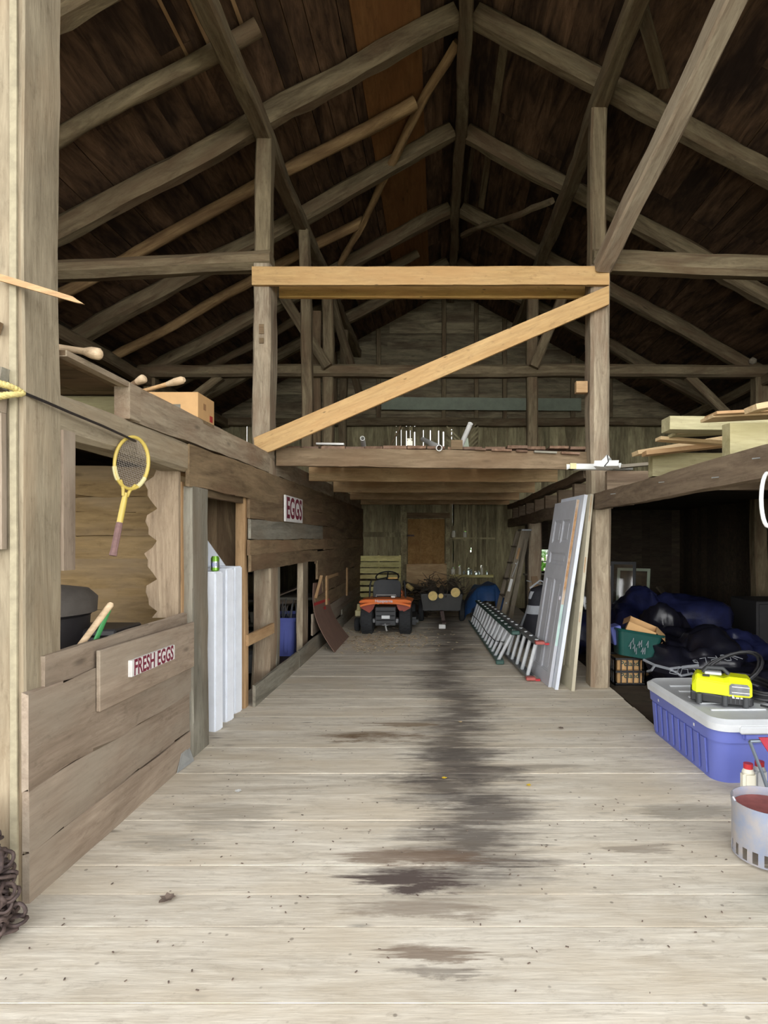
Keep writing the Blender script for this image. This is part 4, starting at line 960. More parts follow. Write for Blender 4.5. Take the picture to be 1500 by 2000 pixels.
# wooden step ladder leaning under the loft edge
sl = thing('step_ladder', 'old grey wooden step ladder leaning folded against the square grey post', 'ladder', (0, 0, 0))
A0, A1 = Vector((1.07, 10.15, 0.0)), Vector((1.49, 10.22, 1.70))
for dx, dy, m, w in ((0.0, 0.0, 'ladderwood', 0.09), (0.16, 0.12, 'ladderwood', 0.08), (-0.06, 0.46, 'ladderwood', 0.07), (0.12, 0.55, 'ladderwood', 0.06)):
    o = board('rail', A0 + Vector((dx, dy, 0)), A1 + Vector((dx * 0.6, dy, -0.02 if dy > .2 else 0)), w, 0.03, M[m], up=(0, 1, 0), wob=0.002); o.parent = sl
for k in range(5):
    t = 0.15 + 0.17 * k; c = A0.lerp(A1, t)
    o = board('step', c + Vector((-0.02, 0.02, 0)), c + Vector((-0.05, 0.46, 0)), 0.09, 0.02, M['ladderwood']); o.parent = sl
o = MB().box((0, 0, 0), (0.17, 0.5, 0.03)).build('top_step', M['metalgrey'], sl, loc=A1 + Vector((0.05, 0.2, 0.0)))
MB().box((0, 0, 0), (0.045, 0.004, 0.22)).build('paper_label', M['pvc'], sl, loc=A0.lerp(A1, 0.44) + Vector((-.005, -0.035, 0)), rot=(0, R(14), 0))
MB().box((0, 0, 0), (0.035, 0.004, 0.20)).build('paper_label', M['tan'], sl, loc=A0.lerp(A1, 0.76) + Vector((0, -0.035, 0)), rot=(0, R(14), 0))
for t in (0.26, 0.66): MB().lathe([(0.014, 0), (0.014, 0.008), (0, 0.01)], 10, rot=Matrix.Rotation(R(90), 3, 'X')).build('bolt', M['galv'], sl, loc=A0.lerp(A1, t) + Vector((0, -0.032, 0)))
o = board('spreader', A0.lerp(A1, 0.68) + Vector((0.03, -0.03, 0)), A0.lerp(A1, 0.52) + Vector((-.01, -0.03, 0)), 0.02, 0.01, M['galv']); o.parent = sl
# spare planks by the ladder
tm('spare_plank', (1.60, 8.9, 0.0), (1.52, 9.3, 0.95), 0.10, 0.03, 'short brown plank leaning between the step ladder and the gym bag', 'plank', 'brown', up=(0, 1, 0), wob=0.002)
# gym bag
gb = thing('sports_bag', 'black sports bag with grey stripes slumped behind the leaning doors', 'bag', (1.37, 8.35, 0.0))
def blob(fn, nu=24, nv=16):
    mb = MB(); return mb.grid(fn, nu, nv)
def bagfn(u, v):
    a = 2 * math.pi * u; z = 0.02 + 0.88 * v
    r = (0.25 + 0.06 * math.sin(5 * v + 1)) * math.sqrt(max(0.0, 1 - (2 * v - 1) ** 6)) + 0.02 * math.sin(3 * a + 4 * v)
    return (r * 0.95 * math.cos(a) + 0.12 * v, r * 1.1 * math.sin(a), z)
blob(bagfn).build('body', M['gymblack'], gb, smooth=80)
def patchfn(u0, u1, v0, v1, skew=0.0):
    def f(a, b):
        u, v = u0 + (u1 - u0) * a + skew * b, v0 + (v1 - v0) * b
        p = Vector(bagfn(u, v)); c = Vector((0.12 * v, 0, p.z)); n = (p - c).normalized()
        return p + n * 0.008
    return f
MB().grid(patchfn(0.50, 0.56, 0.08, 0.55, 0.02), 4, 10).build('grey_stripe', M['gymgrey'], gb)
MB().grid(patchfn(0.50, 0.80, 0.55, 0.68, 0.0), 10, 4).build('grey_stripe', M['gymgrey'], gb)
MB().grid(patchfn(0.55, 0.60, 0.78, 0.90, 0.02), 3, 3).build('logo_patch', M['gymgrey'], gb)
MB().tube([Vector((-0.08, -0.12, 0.86)), Vector((0.05, -0.18, 0.97)), Vector((0.2, -0.15, 0.90))], 0.014, 6).build('handle_strap', M['gymgrey'], gb, smooth=50)
tag(MB().tube([Vector((1.42, 9.4, 0.88)), Vector((1.6, 9.2, 0.84)), Vector((1.78, 9.0, 0.83)), Vector((1.95, 8.9, 0.85))], 0.012, 6).build('metal_rod', M['galv'], smooth=50), 'thin shiny metal rod behind the sports bag', 'rod')

# ------------------------------------------------------------------ back of the aisle
pl = thing('pallet', 'yellowish wooden pallet leaning upright on the far wall behind the tractor', 'pallet', (-1.31, 12.85, 0.0), (R(-9), 0, 0))
for k in range(9):
    z = 0.045 + 0.1345 * k
    o = board('slat', (-0.50, 0.0, z), (0.50, 0.0, z), 0.02, random.choice((0.098, 0.112, 0.088, 0.120)), M['pallet']); o.parent = pl
for x in (-0.47, 0.0, 0.47):
    o = board('stringer', (x, 0.06, 0.0), (x, 0.06, 1.2), 0.04, 0.09, M['pallet'], up=(0, 1, 0)); o.parent = pl
# brown door in the far wall
fd = struct(thing('door_1', 'closed brown board door in the middle of the far wall', 'door', (-0.265, YB - 0.05, 0.0)))
for k, w in enumerate((0.26, 0.28, 0.27)):
    o = board('door_board', (-0.42 + 0.28 * k + 0.14, 0, 0.0), (-0.42 + 0.28 * k + 0.14, 0, 2.0), 0.278, 0.03, M['tan' if k == 9 else 'door'], up=(0, 1, 0)); o.parent = fd
for a in (-0.49, 0.49):
    o = board('door_frame', (a, -0.02, 0), (a, -0.02, 2.16), 0.10, 0.06, M['back'], up=(0, 1, 0)); o.parent = fd
o = board('door_frame', (-0.54, -0.02, 2.08), (0.54, -0.02, 2.08), 0.06, 0.12, M['brown']); o.parent = fd
o = MB().box((0, 0, 0), (0.18, 0.02, 0.04)).build('hinge', M['rust'], fd, loc=(-0.36, -0.03, 1.62))
board('wall_rail', (-1.78, YB - 0.05, 1.65), (-0.82, YB - 0.05, 1.64), 0.05, 0.11, M['back'], 'horizontal rail on the far wall above the pallet', 'rail')
board('wall_rail', (-0.80, YB - 0.05, 0.0), (-0.80, YB - 0.05, 2.3), 0.10, 0.06, M['back'], 'upright rail on the far wall between the pallet and the brown door', 'rail', up=(0, 1, 0))
# shelves with jars
s1 = board('wall_shelf', (0.28, YB - 0.10, 1.56), (1.30, YB - 0.10, 1.555), 0.16, 0.04, M['back'], 'upper narrow shelf on the far wall with two pale jars', 'shelf')
s2 = board('wall_shelf', (0.27, YB - 0.10, 0.70), (1.26, YB - 0.10, 0.70), 0.16, 0.06, M['pallet'], 'lower shelf on the far wall lined with small bottles and jars', 'shelf')
def jar(x, z, r, h, lb, m='jar', neck=0.5):
    t = thing('bottle', lb, 'bottle', (x, YB - 0.10, z), (0, 0, 0), 'bottles and jars on the far wall shelves')
    MB().lathe([(r * 0.9, 0), (r, 0.01), (r, h * 0.7), (r * neck, h * 0.85), (r * neck, h * 0.95)], 14).build('body', M[m], t, smooth=40)
    MB().lathe([(r * neck * 1.1, h * 0.93), (r * neck * 1.1, h), (0, h)], 14).build('cap', M['lidgrey'], t, smooth=40)
jar(0.36, 1.58, 0.045, 0.15, 'pale jar at the left end of the upper far shelf', 'bottle', 0.8); jar(0.62, 1.58, 0.045, 0.13, 'pale jar in the middle of the upper far shelf', 'bottle', 0.8)
for x, r, h, lb in ((0.345, 0.05, 0.17, 'wide pale jar, first from the left on the lower far shelf'), (0.50, 0.028, 0.20, 'slim tall bottle, second from the left on the lower far shelf'), (0.60, 0.022, 0.09, 'tiny bottle, third from the left on the lower far shelf'), (0.70, 0.045, 0.14, 'round jar, fourth from the left on the lower far shelf'),
                    (0.76, 0.026, 0.12, 'slim bottle, fifth from the left on the lower far shelf'), (0.87, 0.04, 0.07, 'low jar, sixth from the left on the lower far shelf'), (0.93, 0.03, 0.09, 'low bottle, seventh from the left on the lower far shelf'), (1.00, 0.026, 0.20, 'slim tall bottle, eighth from the left on the lower far shelf'), (1.12, 0.025, 0.09, 'tiny bottle at the right end of the lower far shelf')):
    jar(x, 0.73, r, h, lb, 'bottle' if h > .15 else 'jar')

# lawn tractor seen from behind
tr = thing('lawn_tractor', 'orange and black ride-on lawn tractor parked with its back to the viewer', 'tractor', (-0.835, 9.45, 0.0))
def tyre(name, x, y, r, w, n=22, mat='rubber'):
    prof = [(r * 0.55, -w * 0.42), (r * 0.8, -w * 0.5), (r * 0.95, -w * 0.44), (r, -w * 0.3), (r, w * 0.3), (r * 0.95, w * 0.44), (r * 0.8, w * 0.5), (r * 0.55, w * 0.42)]
    ry = Matrix.Rotation(R(90), 3, 'Y')
    o = MB().lathe(prof, 32, (x, y, r), ry, closed=True).build(name, M[mat], tr, smooth=40)
    mb = MB()
    for k in range(n if r > 0.2 else 0):
        a = 2 * math.pi * k / n
        for s_ in (-0.5, 0.0, 0.5):
            mb.box((x + s_ * w * 0.55, y + (r + 0.002) * math.cos(a + s_ * .2), r + (r + 0.002) * math.sin(a + s_ * .2)), (w * 0.24, 0.028, 0.012), Matrix.Rotation(a + s_ * .2 - math.pi / 2, 3, 'X'))
    if mb.v: mb.build('tread', M[mat], o)
    MB().lathe([(0, -w * 0.3), (r * 0.5, -w * 0.34), (r * 0.56, -w * 0.42), (r * 0.56, w * 0.42), (r * 0.5, w * 0.34), (0, w * 0.3)], 24, (x, y, r), ry).build('wheel_rim', M['metalgrey'], o, smooth=40)
tyre('rear_tyre', -0.31, 0.18, 0.235, 0.20); tyre('rear_tyre', 0.31, 0.16, 0.235, 0.20)
tyre('front_tyre', -0.36, 1.35, 0.18, 0.14, 16); tyre('front_tyre', 0.36, 1.35, 0.18, 0.14, 16)
def fender(u, v):
    x = -0.43 + 0.86 * u; s = 2 * u - 1; y = -0.10 + 0.62 * v
    z = 0.575 - 0.035 * abs(s) ** 3 - 0.05 * (1 - v) ** 3 + 0.02 * (1 - s * s)
    return (x * (0.94 + 0.06 * v), y, z)
MB().grid(fender, 20, 10).build('rear_fender', M['orange'], tr, solid=0.03, smooth=50)
MB().prism([(-0.42, -0.10, 0.53), (0.42, -0.10, 0.53), (0.40, -0.115, 0.565), (0.32, -0.12, 0.585), (-0.32, -0.12, 0.585), (-0.40, -0.115, 0.565)], (0, 0.03, 0)).build('fender_lip', M['orange'], tr, bevel=0.006, seg=2)
for s in (-1, 1): MB().prism([(s * 0.42, -0.02, 0.55), (s * 0.15, -0.02, 0.55), (s * 0.20, -0.02, 0.42), (s * 0.26, -0.02, 0.36), (s * 0.40, -0.02, 0.44)], (0, 0.03, 0)).build('fender_skirt', plain('dark_orange_plastic_%d' % s, (150, 58, 34), 0.5), tr)
lettering('Husqvarna', 0.065, M['silver'], tr, (-0.02, -0.1235, 0.560), (1, 0, 0), (0, 0.1, 1), 0.0006, 0.0012, 1.0)
mb = MB(); mb.lohi((-0.165, -0.06, 0.16), (0.165, 0.02, 0.46))
for z in (0.24, 0.31, 0.38): mb.lohi((-0.15, -0.075, z), (0.15, -0.055, z + 0.02))
mb.build('rear_panel', M['blackgrey'], tr, bevel=0.01)
MB().lohi((-0.06, -0.078, 0.275), (0.07, -0.066, 0.325)).build('number_plate', M['alu'], tr)
MB().tube([(-0.24, 0.17, 0.23), (0.24, 0.17, 0.23)], 0.035, 10).build('axle', M['metalgrey'], tr, smooth=40)
for s in (-1, 1): MB().box((s * 0.18, 0.02, 0.235), (0.06, 0.1, 0.07)).build('axle_bracket', M['metalgrey'], tr, bevel=0.01)
MB().prism([(-0.10, -0.09, 0.185), (0.10, -0.09, 0.185), (0.04, -0.14, 0.175), (-0.04, -0.14, 0.175)], (0, 0, 0.015)).build('hitch_plate', M['metalgrey'], tr)
MB().tube([(0.0, -0.12, 0.20), (0.02, -0.14, 0.12), (0.03, -0.15, 0.09)], 0.014, 8).build('hitch_pin', M['galv'], tr, smooth=40)
def seatback(u, v):
    x = -0.225 + 0.45 * u; s = 2 * u - 1
    w = 1.0 - 0.06 * v ** 6 - 0.05 * (1 - v) ** 4
    return (x * w, 0.20 + 0.10 * v + 0.03 * s * s * -1, 0.60 + 0.27 * v - 0.03 * abs(s) ** 5 * v)
MB().grid(seatback, 16, 12).build('seat_back', M['blackgrey'], tr, solid=0.06, smooth=60)
MB().box((0, 0.42, 0.62), (0.44, 0.42, 0.08)).build('seat_cushion', M['black'], tr, bevel=0.03, seg=3, smooth=40)
MB().tube([(-0.17, 0.15, 0.60), (-0.17, 0.15, 0.63), (0.15, 0.15, 0.63), (0.15, 0.15, 0.60)], 0.01, 8).build('seat_rail', M['galv'], tr)
MB().box((0.09, 0.31, 0.895), (0.16, 0.02, 0.02)).build('seat_trim', M['pine2'], tr)
for s, t in ((-1, 'lever'), (1, 'lever')): MB().tube([(s * 0.30, 0.35, 0.55), (s * 0.29, 0.33, 0.78), (s * 0.27, 0.36, 0.85)], 0.014, 8).build(t, M['black'], tr, smooth=50)
MB().lathe([(0.20, 0), (0.215, 0.015), (0.20, 0.03), (0.185, 0.015)], 28, (-0.06, 1.0, 0.86), Matrix.Rotation(R(24), 3, 'X'), closed=True).build('steering_wheel', M['black'], tr, smooth=60)
mb = MB()
for a in (0, 120, 240):
    q = Matrix.Rotation(R(24), 3, 'X'); mb.tube([Vector((-0.06, 1.0, 0.86)), Vector((-0.06, 1.0, 0.86)) + q @ Vector((0.19 * math.cos(R(a + 90)), 0.19 * math.sin(R(a + 90)), 0.012))], 0.012, 6)
mb.tube([(-0.06, 1.0, 0.86), (-0.06, 1.1, 0.6)], 0.025, 8); mb.build('steering_column', M['black'], tr, smooth=50)
MB().prism([(-0.20, 1.05, 0.3), (-0.20, 1.75, 0.3), (-0.20, 1.75, 0.58), (-0.20, 1.15, 0.66), (-0.20, 1.05, 0.64)], (0.40, 0, 0)).build('bonnet', M['orange'], tr, bevel=0.04, seg=3)
MB().box((0, 0.78, 0.36), (0.80, 0.45, 0.04)).build('foot_deck', M['blackgrey'], tr, bevel=0.01)
MB().box((0.0, 0.8, 0.17), (1.02, 0.85, 0.13)).build('mower_deck', M['blackgrey'], tr, bevel=0.04, seg=2)
MB().box((-0.50, 0.45, 0.30), (0.10, 0.10, 0.10)).build('deck_lever_box', M['cream'], tr, bevel=0.01)
MB().tube([(-0.50, 0.45, 0.33), (-0.49, 0.45, 0.45)], 0.03, 8).build('deck_knob', M['cream'], tr, smooth=40)
MB().lathe([(0, -0.04), (0.10, -0.04), (0.115, -0.02), (0.115, 0.02), (0.10, 0.04), (0, 0.04)], 20, (-0.51, 0.40, 0.115), Matrix.Rotation(R(90), 3, 'Y')).build('gauge_wheel', M['rubber'], tr, smooth=40)
tag(MB().box((0, 0, 0), (0.07, 0.05, 0.03)).build('paper_scrap', M['pvc'], loc=(-0.72, 9.50, 0.612), bevel=0.008), 'crumpled white scrap lying on the tractor fender', 'scrap')

# dump cart with logs
ct = thing('dump_cart', 'black garden dump cart loaded with logs beside the tractor', 'cart', (0.07, 10.45, 0.0))
mb = MB(); w0, w1 = 0.335, 0.375
def quadbox(mb, lo, hi, z0, z1, t=0.012):
    (x0, y0, x1, y1), (X0, Y0, X1, Y1) = lo, hi
    for p in (((x0, y0), (x1, y0), (X1, Y0), (X0, Y0), (0, t, 0)), ((x0, y1), (x1, y1), (X1, Y1), (X0, Y1), (0, -t, 0)), ((x0, y0), (x0, y1), (X0, Y1), (X0, Y0), (t, 0, 0)), ((x1, y0), (x1, y1), (X1, Y1), (X1, Y0), (-t, 0, 0))):
        a, b, c, d, e = p
        mb.prism([(a[0], a[1], z0), (b[0], b[1], z0), (c[0], c[1], z1), (d[0], d[1], z1)], e)
quadbox(mb, (-w0, 0.0, w0, 1.05), (-w1, -0.04, w1, 1.12), 0.29, 0.56)
mb.lohi((-w0, 0, 0.28), (w0, 1.05, 0.295)); mb.build('tub', M['cart'], ct)
mb = MB()
for a, b in (((-w1 - .01, -0.05), (w1 + .01, -0.03)), ((-w1 - .01, 1.10), (w1 + .01, 1.13)), ((-w1 - .012, -0.05), (-w1 + .012, 1.13)), ((w1 - .012, -0.05), (w1 + .012, 1.13))): mb.lohi((a[0], a[1], 0.55), (b[0], b[1], 0.572))
mb.build('rim', M['cart'], ct)
for s in (-1, 1):
    MB().lathe([(0.08, -0.04), (0.17, -0.05), (0.2, -0.035), (0.205, 0), (0.2, 0.035), (0.17, 0.05), (0.08, 0.04)], 24, (s * 0.38, 0.62, 0.205), Matrix.Rotation(R(90), 3, 'Y'), closed=True).build('wheel', M['rubber'], ct, smooth=40)
    MB().lathe([(0, -0.03), (0.09, -0.03), (0.09, 0.03), (0, 0.03)], 16, (s * 0.38, 0.62, 0.205), Matrix.Rotation(R(90), 3, 'Y')).build('hub', M['metalgrey'], ct, smooth=40)
MB().tube([(-0.4, 0.62, 0.205), (0.4, 0.62, 0.205)], 0.016, 8).build('axle', M['metalgrey'], ct)
mb = MB(); mb.bar((0.0, 0.5, 0.26), (0.0, -0.05, 0.25), 0.06, 0.03); mb.bar((0.0, -0.05, 0.26), (0.03, -0.18, 0.10), 0.065, 0.03); mb.bar((0.03, -0.18, 0.11), (0.04, -0.3, 0.09), 0.065, 0.02); mb.build('tongue', M['rust'], ct)
cup = tag(MB().lohi((-0.06, -0.05, 0.0), (0.06, 0.05, 0.075)).build('prop_block', M['pvc'], loc=(0.075, 10.15, 0.0), bevel=0.01), 'small white block propping the cart tongue', 'block')
def log(name, lb, x, y0, z, r, L, dx=0.0, dz=0.0):
    t = thing(name, lb, 'log', (x, y0, z))
    me = timber_mesh(L, 2 * r, 2 * r, rnd=True, wob=0.01, name='bark'); me.materials.append(M['bark'])
    o = bpy.data.objects.new('bark', me); col.objects.link(o); o.parent = t
    d = Vector((dx, L, dz)); o.matrix_local = Matrix.Translation((0, 0.004, 0)) @ frame(d).to_4x4()
    MB().lathe([(r * 0.96, 0.0), (r * 0.96, 0.012), (0, 0.014)], 24, rot=Matrix.Rotation(R(90), 3, 'X')).build('cut_end', M['cutwood'], t)
    return t
log('log', 'thick log with a pale round cut end in the cart, the left one', -0.085, 10.33, 0.545, 0.085, 1.25, -0.05, 0.12)
log('log', 'thick log with a pale round cut end in the cart, the right one', 0.31, 10.33, 0.605, 0.085, 1.2, -0.03, 0.1)
log('log', 'small split log between the two round cut ends in the cart', 0.055, 10.38, 0.54, 0.045, 0.6, 0.02, 0.1)
random.seed(5)
mb = MB()
for k in range(70):
    a = Vector((random.uniform(-0.28, 0.45), random.uniform(10.5, 11.4), random.uniform(0.5, 0.78)))
    mb.tube([a, a + Vector((random.uniform(-.15, .15), random.uniform(-.2, .2), random.uniform(-.02, .10))), a + Vector((random.uniform(-.28, .28), random.uniform(-.3, .3), random.uniform(.0, .22)))], [0.012, 0.007, 0.003], 5)
b = mb.build('brush', M['bark']); tag(b, 'tangle of bark and brushwood heaped on the cart behind the logs', 'brushwood'); b['kind'] = 'stuff'
mb = MB()
for k in range(120):
    a = Vector((random.uniform(-0.72, -0.2), random.uniform(11.7, 12.5), random.uniform(0.02, 0.6) * random.random() ** 0.3))
    r = random.uniform(0.01, 0.05); d = Vector((random.uniform(-1, 1), random.uniform(-.8, .8), random.uniform(-.3, .3))).normalized() * random.uniform(.15, .35)
    mb.tube([a, a + d], r, 6)
b = mb.build('firewood', M['bark']); tag(b, 'dark heap of firewood between the tractor and the cart', 'firewood'); b['kind'] = 'stuff'
tag(MB().tube([(-0.62, 11.75, 0.62), (-0.50, 11.7, 0.54)], 0.05, 8).build('split_log', M['cutwood']), 'one pale split log on top of the firewood heap', 'log')
board('low_panel', (-0.70, 13.2, 0.49), (0.2, 13.2, 0.49), 0.05, 0.98, M['joist'], 'tan wooden panel standing on edge in front of the brown far door', 'panel')
# blue tarp over something
def tarp(u, v):
    x = 0.52 + 0.80 * u; y = 11.3 + 0.9 * v
    e = min(1, 5 * u) * min(1, 4 * (1 - u)) ; f = min(1, 5 * v)
    fold = 0.05 * math.sin(9 * u + 2) + 0.03 * math.sin(17 * u + 3 * v)
    h = 0.62 - 0.45 * (1 - min(1, 3.2 * u)) ** 1.5 - 0.22 * max(0, u - 0.78) / 0.22 + fold * 0.6
    z = h * (0.28 + 0.72 * f ** 0.7) if v < 0.2 else h
    if 0.28 < u < 0.75 and v < 0.2: z = h * (0.55 + 0.45 * (v / 0.2) ** 0.5)
    return (x, y + fold * 0.7 * (1 - v), max(z if z > 0.06 else 0.0, 0.002))
tag(MB().grid(tarp, 36, 20).build('tarp', M['tarp'], solid=0.004, smooth=60), 'blue tarpaulin draped over a low heap at the back beside the cart', 'tarp')
# chips and leaf litter
random.seed(9)
mb = MB()
for k in range(700):
    x = random.gauss(-0.95, 0.45); y = random.gauss(9.0, 0.55)
    if x < -1.7 or y < 7.9 or y > 11: continue
    s = random.uniform(0.008, 0.028)
    mb.box((x, y, random.uniform(0.004, 0.014)), (s * 1.6, s, 0.004), Matrix.Rotation(random.uniform(0, 3), 3, 'Z') @ Matrix.Rotation(random.uniform(-.5, .5), 3, 'X'))
b = mb.build('wood_chips', M['chip']); tag(b, 'pale wood chips scattered on the floor round the tractor', 'wood chips'); b['kind'] = 'stuff'
mb = MB()
for k in range(260):
    x = random.uniform(-1.55, 1.6); y = random.choice((random.uniform(2.0, 3.5), random.uniform(2.5, 7.5)))
    s = random.uniform(0.002, 0.006)
    mb.box((x, y, 0.0055), (s * 2.2, s, 0.002), Matrix.Rotation(random.uniform(0, 3), 3, 'Z'))
b = mb.build('floor_litter', M['leafd']); tag(b, 'fine crumbs and chaff scattered over the floor planks', 'litter'); b['kind'] = 'stuff'
def leaf(px, py, L, mat, lb, curl=0.2):
    Y = EYE * F_PX / (py - VY); x = (px - VX) * Y / F_PX
    out = [(0, -0.5), (0.16, -0.38), (0.40, -0.34), (0.30, -0.12), (0.46, 0.10), (0.24, 0.12), (0.18, 0.34), (0, 0.5), (-0.2, 0.3), (-0.28, 0.1), (-0.44, 0.05), (-0.3, -0.15), (-0.36, -0.36), (-0.14, -0.38)]
    vs = [(a * L, b_ * L, 0.006 + curl * L * (a * a * 2 + b_ * b_)) for a, b_ in out]
    o = MB().add(vs + [(0, 0, 0.004)], [(i, (i + 1) % len(out), len(out)) for i in range(len(out))]).build('leaf', mat, loc=(x, Y, 0.004), rot=(0, 0, random.uniform(0, 6)), solid=0.001)
    return tag(o, lb, 'leaf')
leaf(325, 1760, 0.075, M['leafd'], 'curled grey-brown dry leaf on the front floor planks, left')
leaf(868, 1522, 0.035, M['leafy'], 'small yellow leaf on the dark stain, the left one')
leaf(1033, 1536, 0.035, M['leafy'], 'small yellow leaf on the dark stain, the right one')
leaf(1096, 1424, 0.05, M['leafd'], 'small brown leaf on the floor before the cream door')
leaf(465, 1548, 0.045, M['pvc'], 'small white feather-like scrap on the floor at left')
leaf(899, 1412, 0.035, M['lumber'], 'pale chip on the floor stain in mid aisle')

# ------------------------------------------------------------------ right side foreground
# big storage tote with grey lid
TL, TW, TH = 1.11, 0.54, 0.375
tt = thing('storage_tote', 'large periwinkle storage tote with a pale grey lid on the right', 'tote', (2.005, 4.27, 0.0), (0, 0, R(91.8)))
o = tapered(MB(), TL * 0.94, TW * 0.92, TL, TW, 0.0, TH, r=0.10, n=8).build('body', M['purple'], tt, solid=-0.006, smooth=50)
tapered(MB(), TL * 1.005, TW * 1.01, TL * 1.02, TW * 1.03, TH * 0.70, TH, r=0.105, n=8, cap0=False).build('upper_band', M['purple'], tt, solid=-0.008, smooth=50)
for s in (-1, 1):
    for k in range(9):
        x = -0.40 + 0.10 * k
        MB().prism([(x - 0.033, s * TW * 0.465, 0.02), (x + 0.033, s * TW * 0.465, 0.02), (x + 0.037, s * TW * 0.498, TH * 0.70), (x - 0.037, s * TW * 0.498, TH * 0.70)], (0, s * 0.016, 0)).build('rib', M['purple'], tt, bevel=0.008, seg=2)
for s in (-1, 1): MB().box((s * TL * 0.51, 0, TH * 0.83), (0.05, 0.22, 0.05)).build('handle_lip', M['purple'], tt, bevel=0.012, seg=2)
mb = tapered(MB(), TL * 1.06, TW * 1.10, TL * 1.07, TW * 1.11, TH - 0.035, TH + 0.01, r=0.12, n=9, cap0=False)
lid = tapered(mb, TL * 1.07, TW * 1.11, TL * 1.0, TW * 1.02, TH + 0.01, TH + 0.035, r=0.12, n=9, cap0=False)
tapered(mb, TL * 1.0, TW * 1.02, TL * 0.93, TW * 0.92, TH + 0.035, TH + 0.025, r=0.11, n=9, cap0=False, cap1=True)
lid = mb.build('lid', M['lidgrey'], tt, smooth=40)
for k in range(5): MB().box((-0.32 + 0.16 * k, 0, TH + 0.028), (0.03, TW * 0.7, 0.012)).build('lid_rib', M['lidgrey'], lid, bevel=0.005)
for s in (-1, 1): MB().box((s * TL * 0.535, 0, TH - 0.02), (0.035, 0.28, 0.05)).build('lid_tab', M['lidgrey'], lid, bevel=0.01)
for y, z in ((-0.28, 0.30), (0.31, 0.30)): MB().box((y, TW * 0.518, z), (0.02, 0.006, 0.03)).build('sticker', M['pvc'], tt)
LZ = TH + 0.034
# pressure washer on the lid
pw = thing('pressure_washer', 'lime yellow and black pressure washer lying on the tote lid', 'pressure washer', (1.975, 4.12, LZ + 0.006), (0, 0, R(-24)))
pw.scale = (0.9, 0.9, 0.95)
def hull(mb, secs):
    n = len(secs[0]); vs = [p for s in secs for p in s]; fs = []
    for i in range(len(secs) - 1):
        for k in range(n): fs.append((i * n + k, i * n + (k + 1) % n, (i + 1) * n + (k + 1) % n, (i + 1) * n + k))
    fs.append(tuple(range(n))[::-1]); fs.append(tuple((len(secs) - 1) * n + k for k in range(n)))
    return mb.add(vs, fs)
def sec(x, w, z0, z1, c): return [(x, -w, z0), (x, w, z0), (x, w, z1 - c), (x, w - c, z1), (x, -w + c, z1), (x, -w, z1 - c)]
hull(MB(), [sec(-0.20, 0.09, 0.075, 0.155, 0.03), sec(-0.17, 0.11, 0.07, 0.205, 0.03), sec(0.02, 0.12, 0.065, 0.185, 0.03), sec(0.06, 0.125, 0.06, 0.20, 0.04), sec(0.19, 0.125, 0.06, 0.195, 0.045), sec(0.215, 0.11, 0.07, 0.165, 0.03)]).build('yellow_shell', M['lime'], pw, bevel=0.006, seg=2)
hull(MB(), [sec(-0.21, 0.10, 0.012, 0.085, 0.01), sec(0.0, 0.13, 0.008, 0.072, 0.01), sec(0.205, 0.13, 0.008, 0.072, 0.01), sec(0.225, 0.11, 0.012, 0.07, 0.01)]).build('black_base', M['black'], pw, bevel=0.006)
for x in (-0.15, 0.03, 0.17):
    for s in (-1, 1): MB().lathe([(0.022, 0), (0.022, 0.07), (0, 0.07)], 12, (x, s * 0.125, 0.0)).build('foot', M['blackgrey'], pw, smooth=40)
for k in range(5): MB().box((0.07 + 0.03 * k, -0.131, 0.045), (0.008, 0.006, 0.05)).build('cooling_fin', M['blackgrey'], pw)
MB().prism([(0.06, -0.127, 0.082), (0.195, -0.127, 0.082), (0.195, -0.127, 0.145), (0.18, -0.127, 0.160), (0.075, -0.127, 0.160), (0.06, -0.127, 0.145)], (0, -0.004, 0)).build('label_plate', M['metalgrey'], pw)
for z in (0.10, 0.14): MB().box((0.137, -0.1325, z), (0.12, 0.002, 0.005)).build('label_line', M['pvc'], pw)
mb = MB(); mb.box((0.115, -0.1325, 0.062), (0.07, 0.002, 0.008)); mb.box((0.084, -0.1325, 0.070), (0.01, 0.002, 0.018)); mb.build('white_print', M['pvc'], pw)
MB().tube([(-0.12, 0.0, 0.20), (-0.09, 0, 0.24), (0.02, 0, 0.24), (0.06, 0, 0.20)], 0.016, 8).build('carry_handle', M['blackgrey'], pw, smooth=50)
MB().box((-0.05, 0.0, 0.205), (0.12, 0.10, 0.02)).build('nozzle_cover', M['lidgrey'], pw, bevel=0.006)
MB().box((-0.10, -0.10, 0.2), (0.05, 0.02, 0.012)).build('switch', M['black'], pw)
def coil(name, lb, c, rx, ry, rz, turns, r, mat, seed=3, zstep=0.012, tilt=(0, 0)):
    random.seed(seed); pts = []
    for k in range(turns * 20):
        a = 2 * math.pi * k / 20; j = random.uniform(0.96, 1.04); t = k / 20
        pts.append((c[0] + rx * (1 + 0.08 * math.sin(t * 2.3)) * math.cos(a), c[1] + ry * (1 + 0.06 * math.cos(t * 1.7)) * math.sin(a), c[2] + rz * math.sin(a + tilt[0]) + zstep * t))
    o = MB().tube(pts, r, 6).build(name, mat, smooth=60)
    return tag(o, lb, 'hose')
coil('hose', 'black hose looped over the pressure washer and behind it', (2.13, 4.30, LZ + 0.16), 0.22, 0.13, 0.13, 4, 0.009, M['black'], 3, 0.004, (1.0, 0))
coil('power_cord', 'thick black cord coiled on the tote lid right of the pressure washer', (2.30, 4.28, LZ + 0.035), 0.14, 0.22, 0.02, 5, 0.010, M['black'], 5, 0.012)
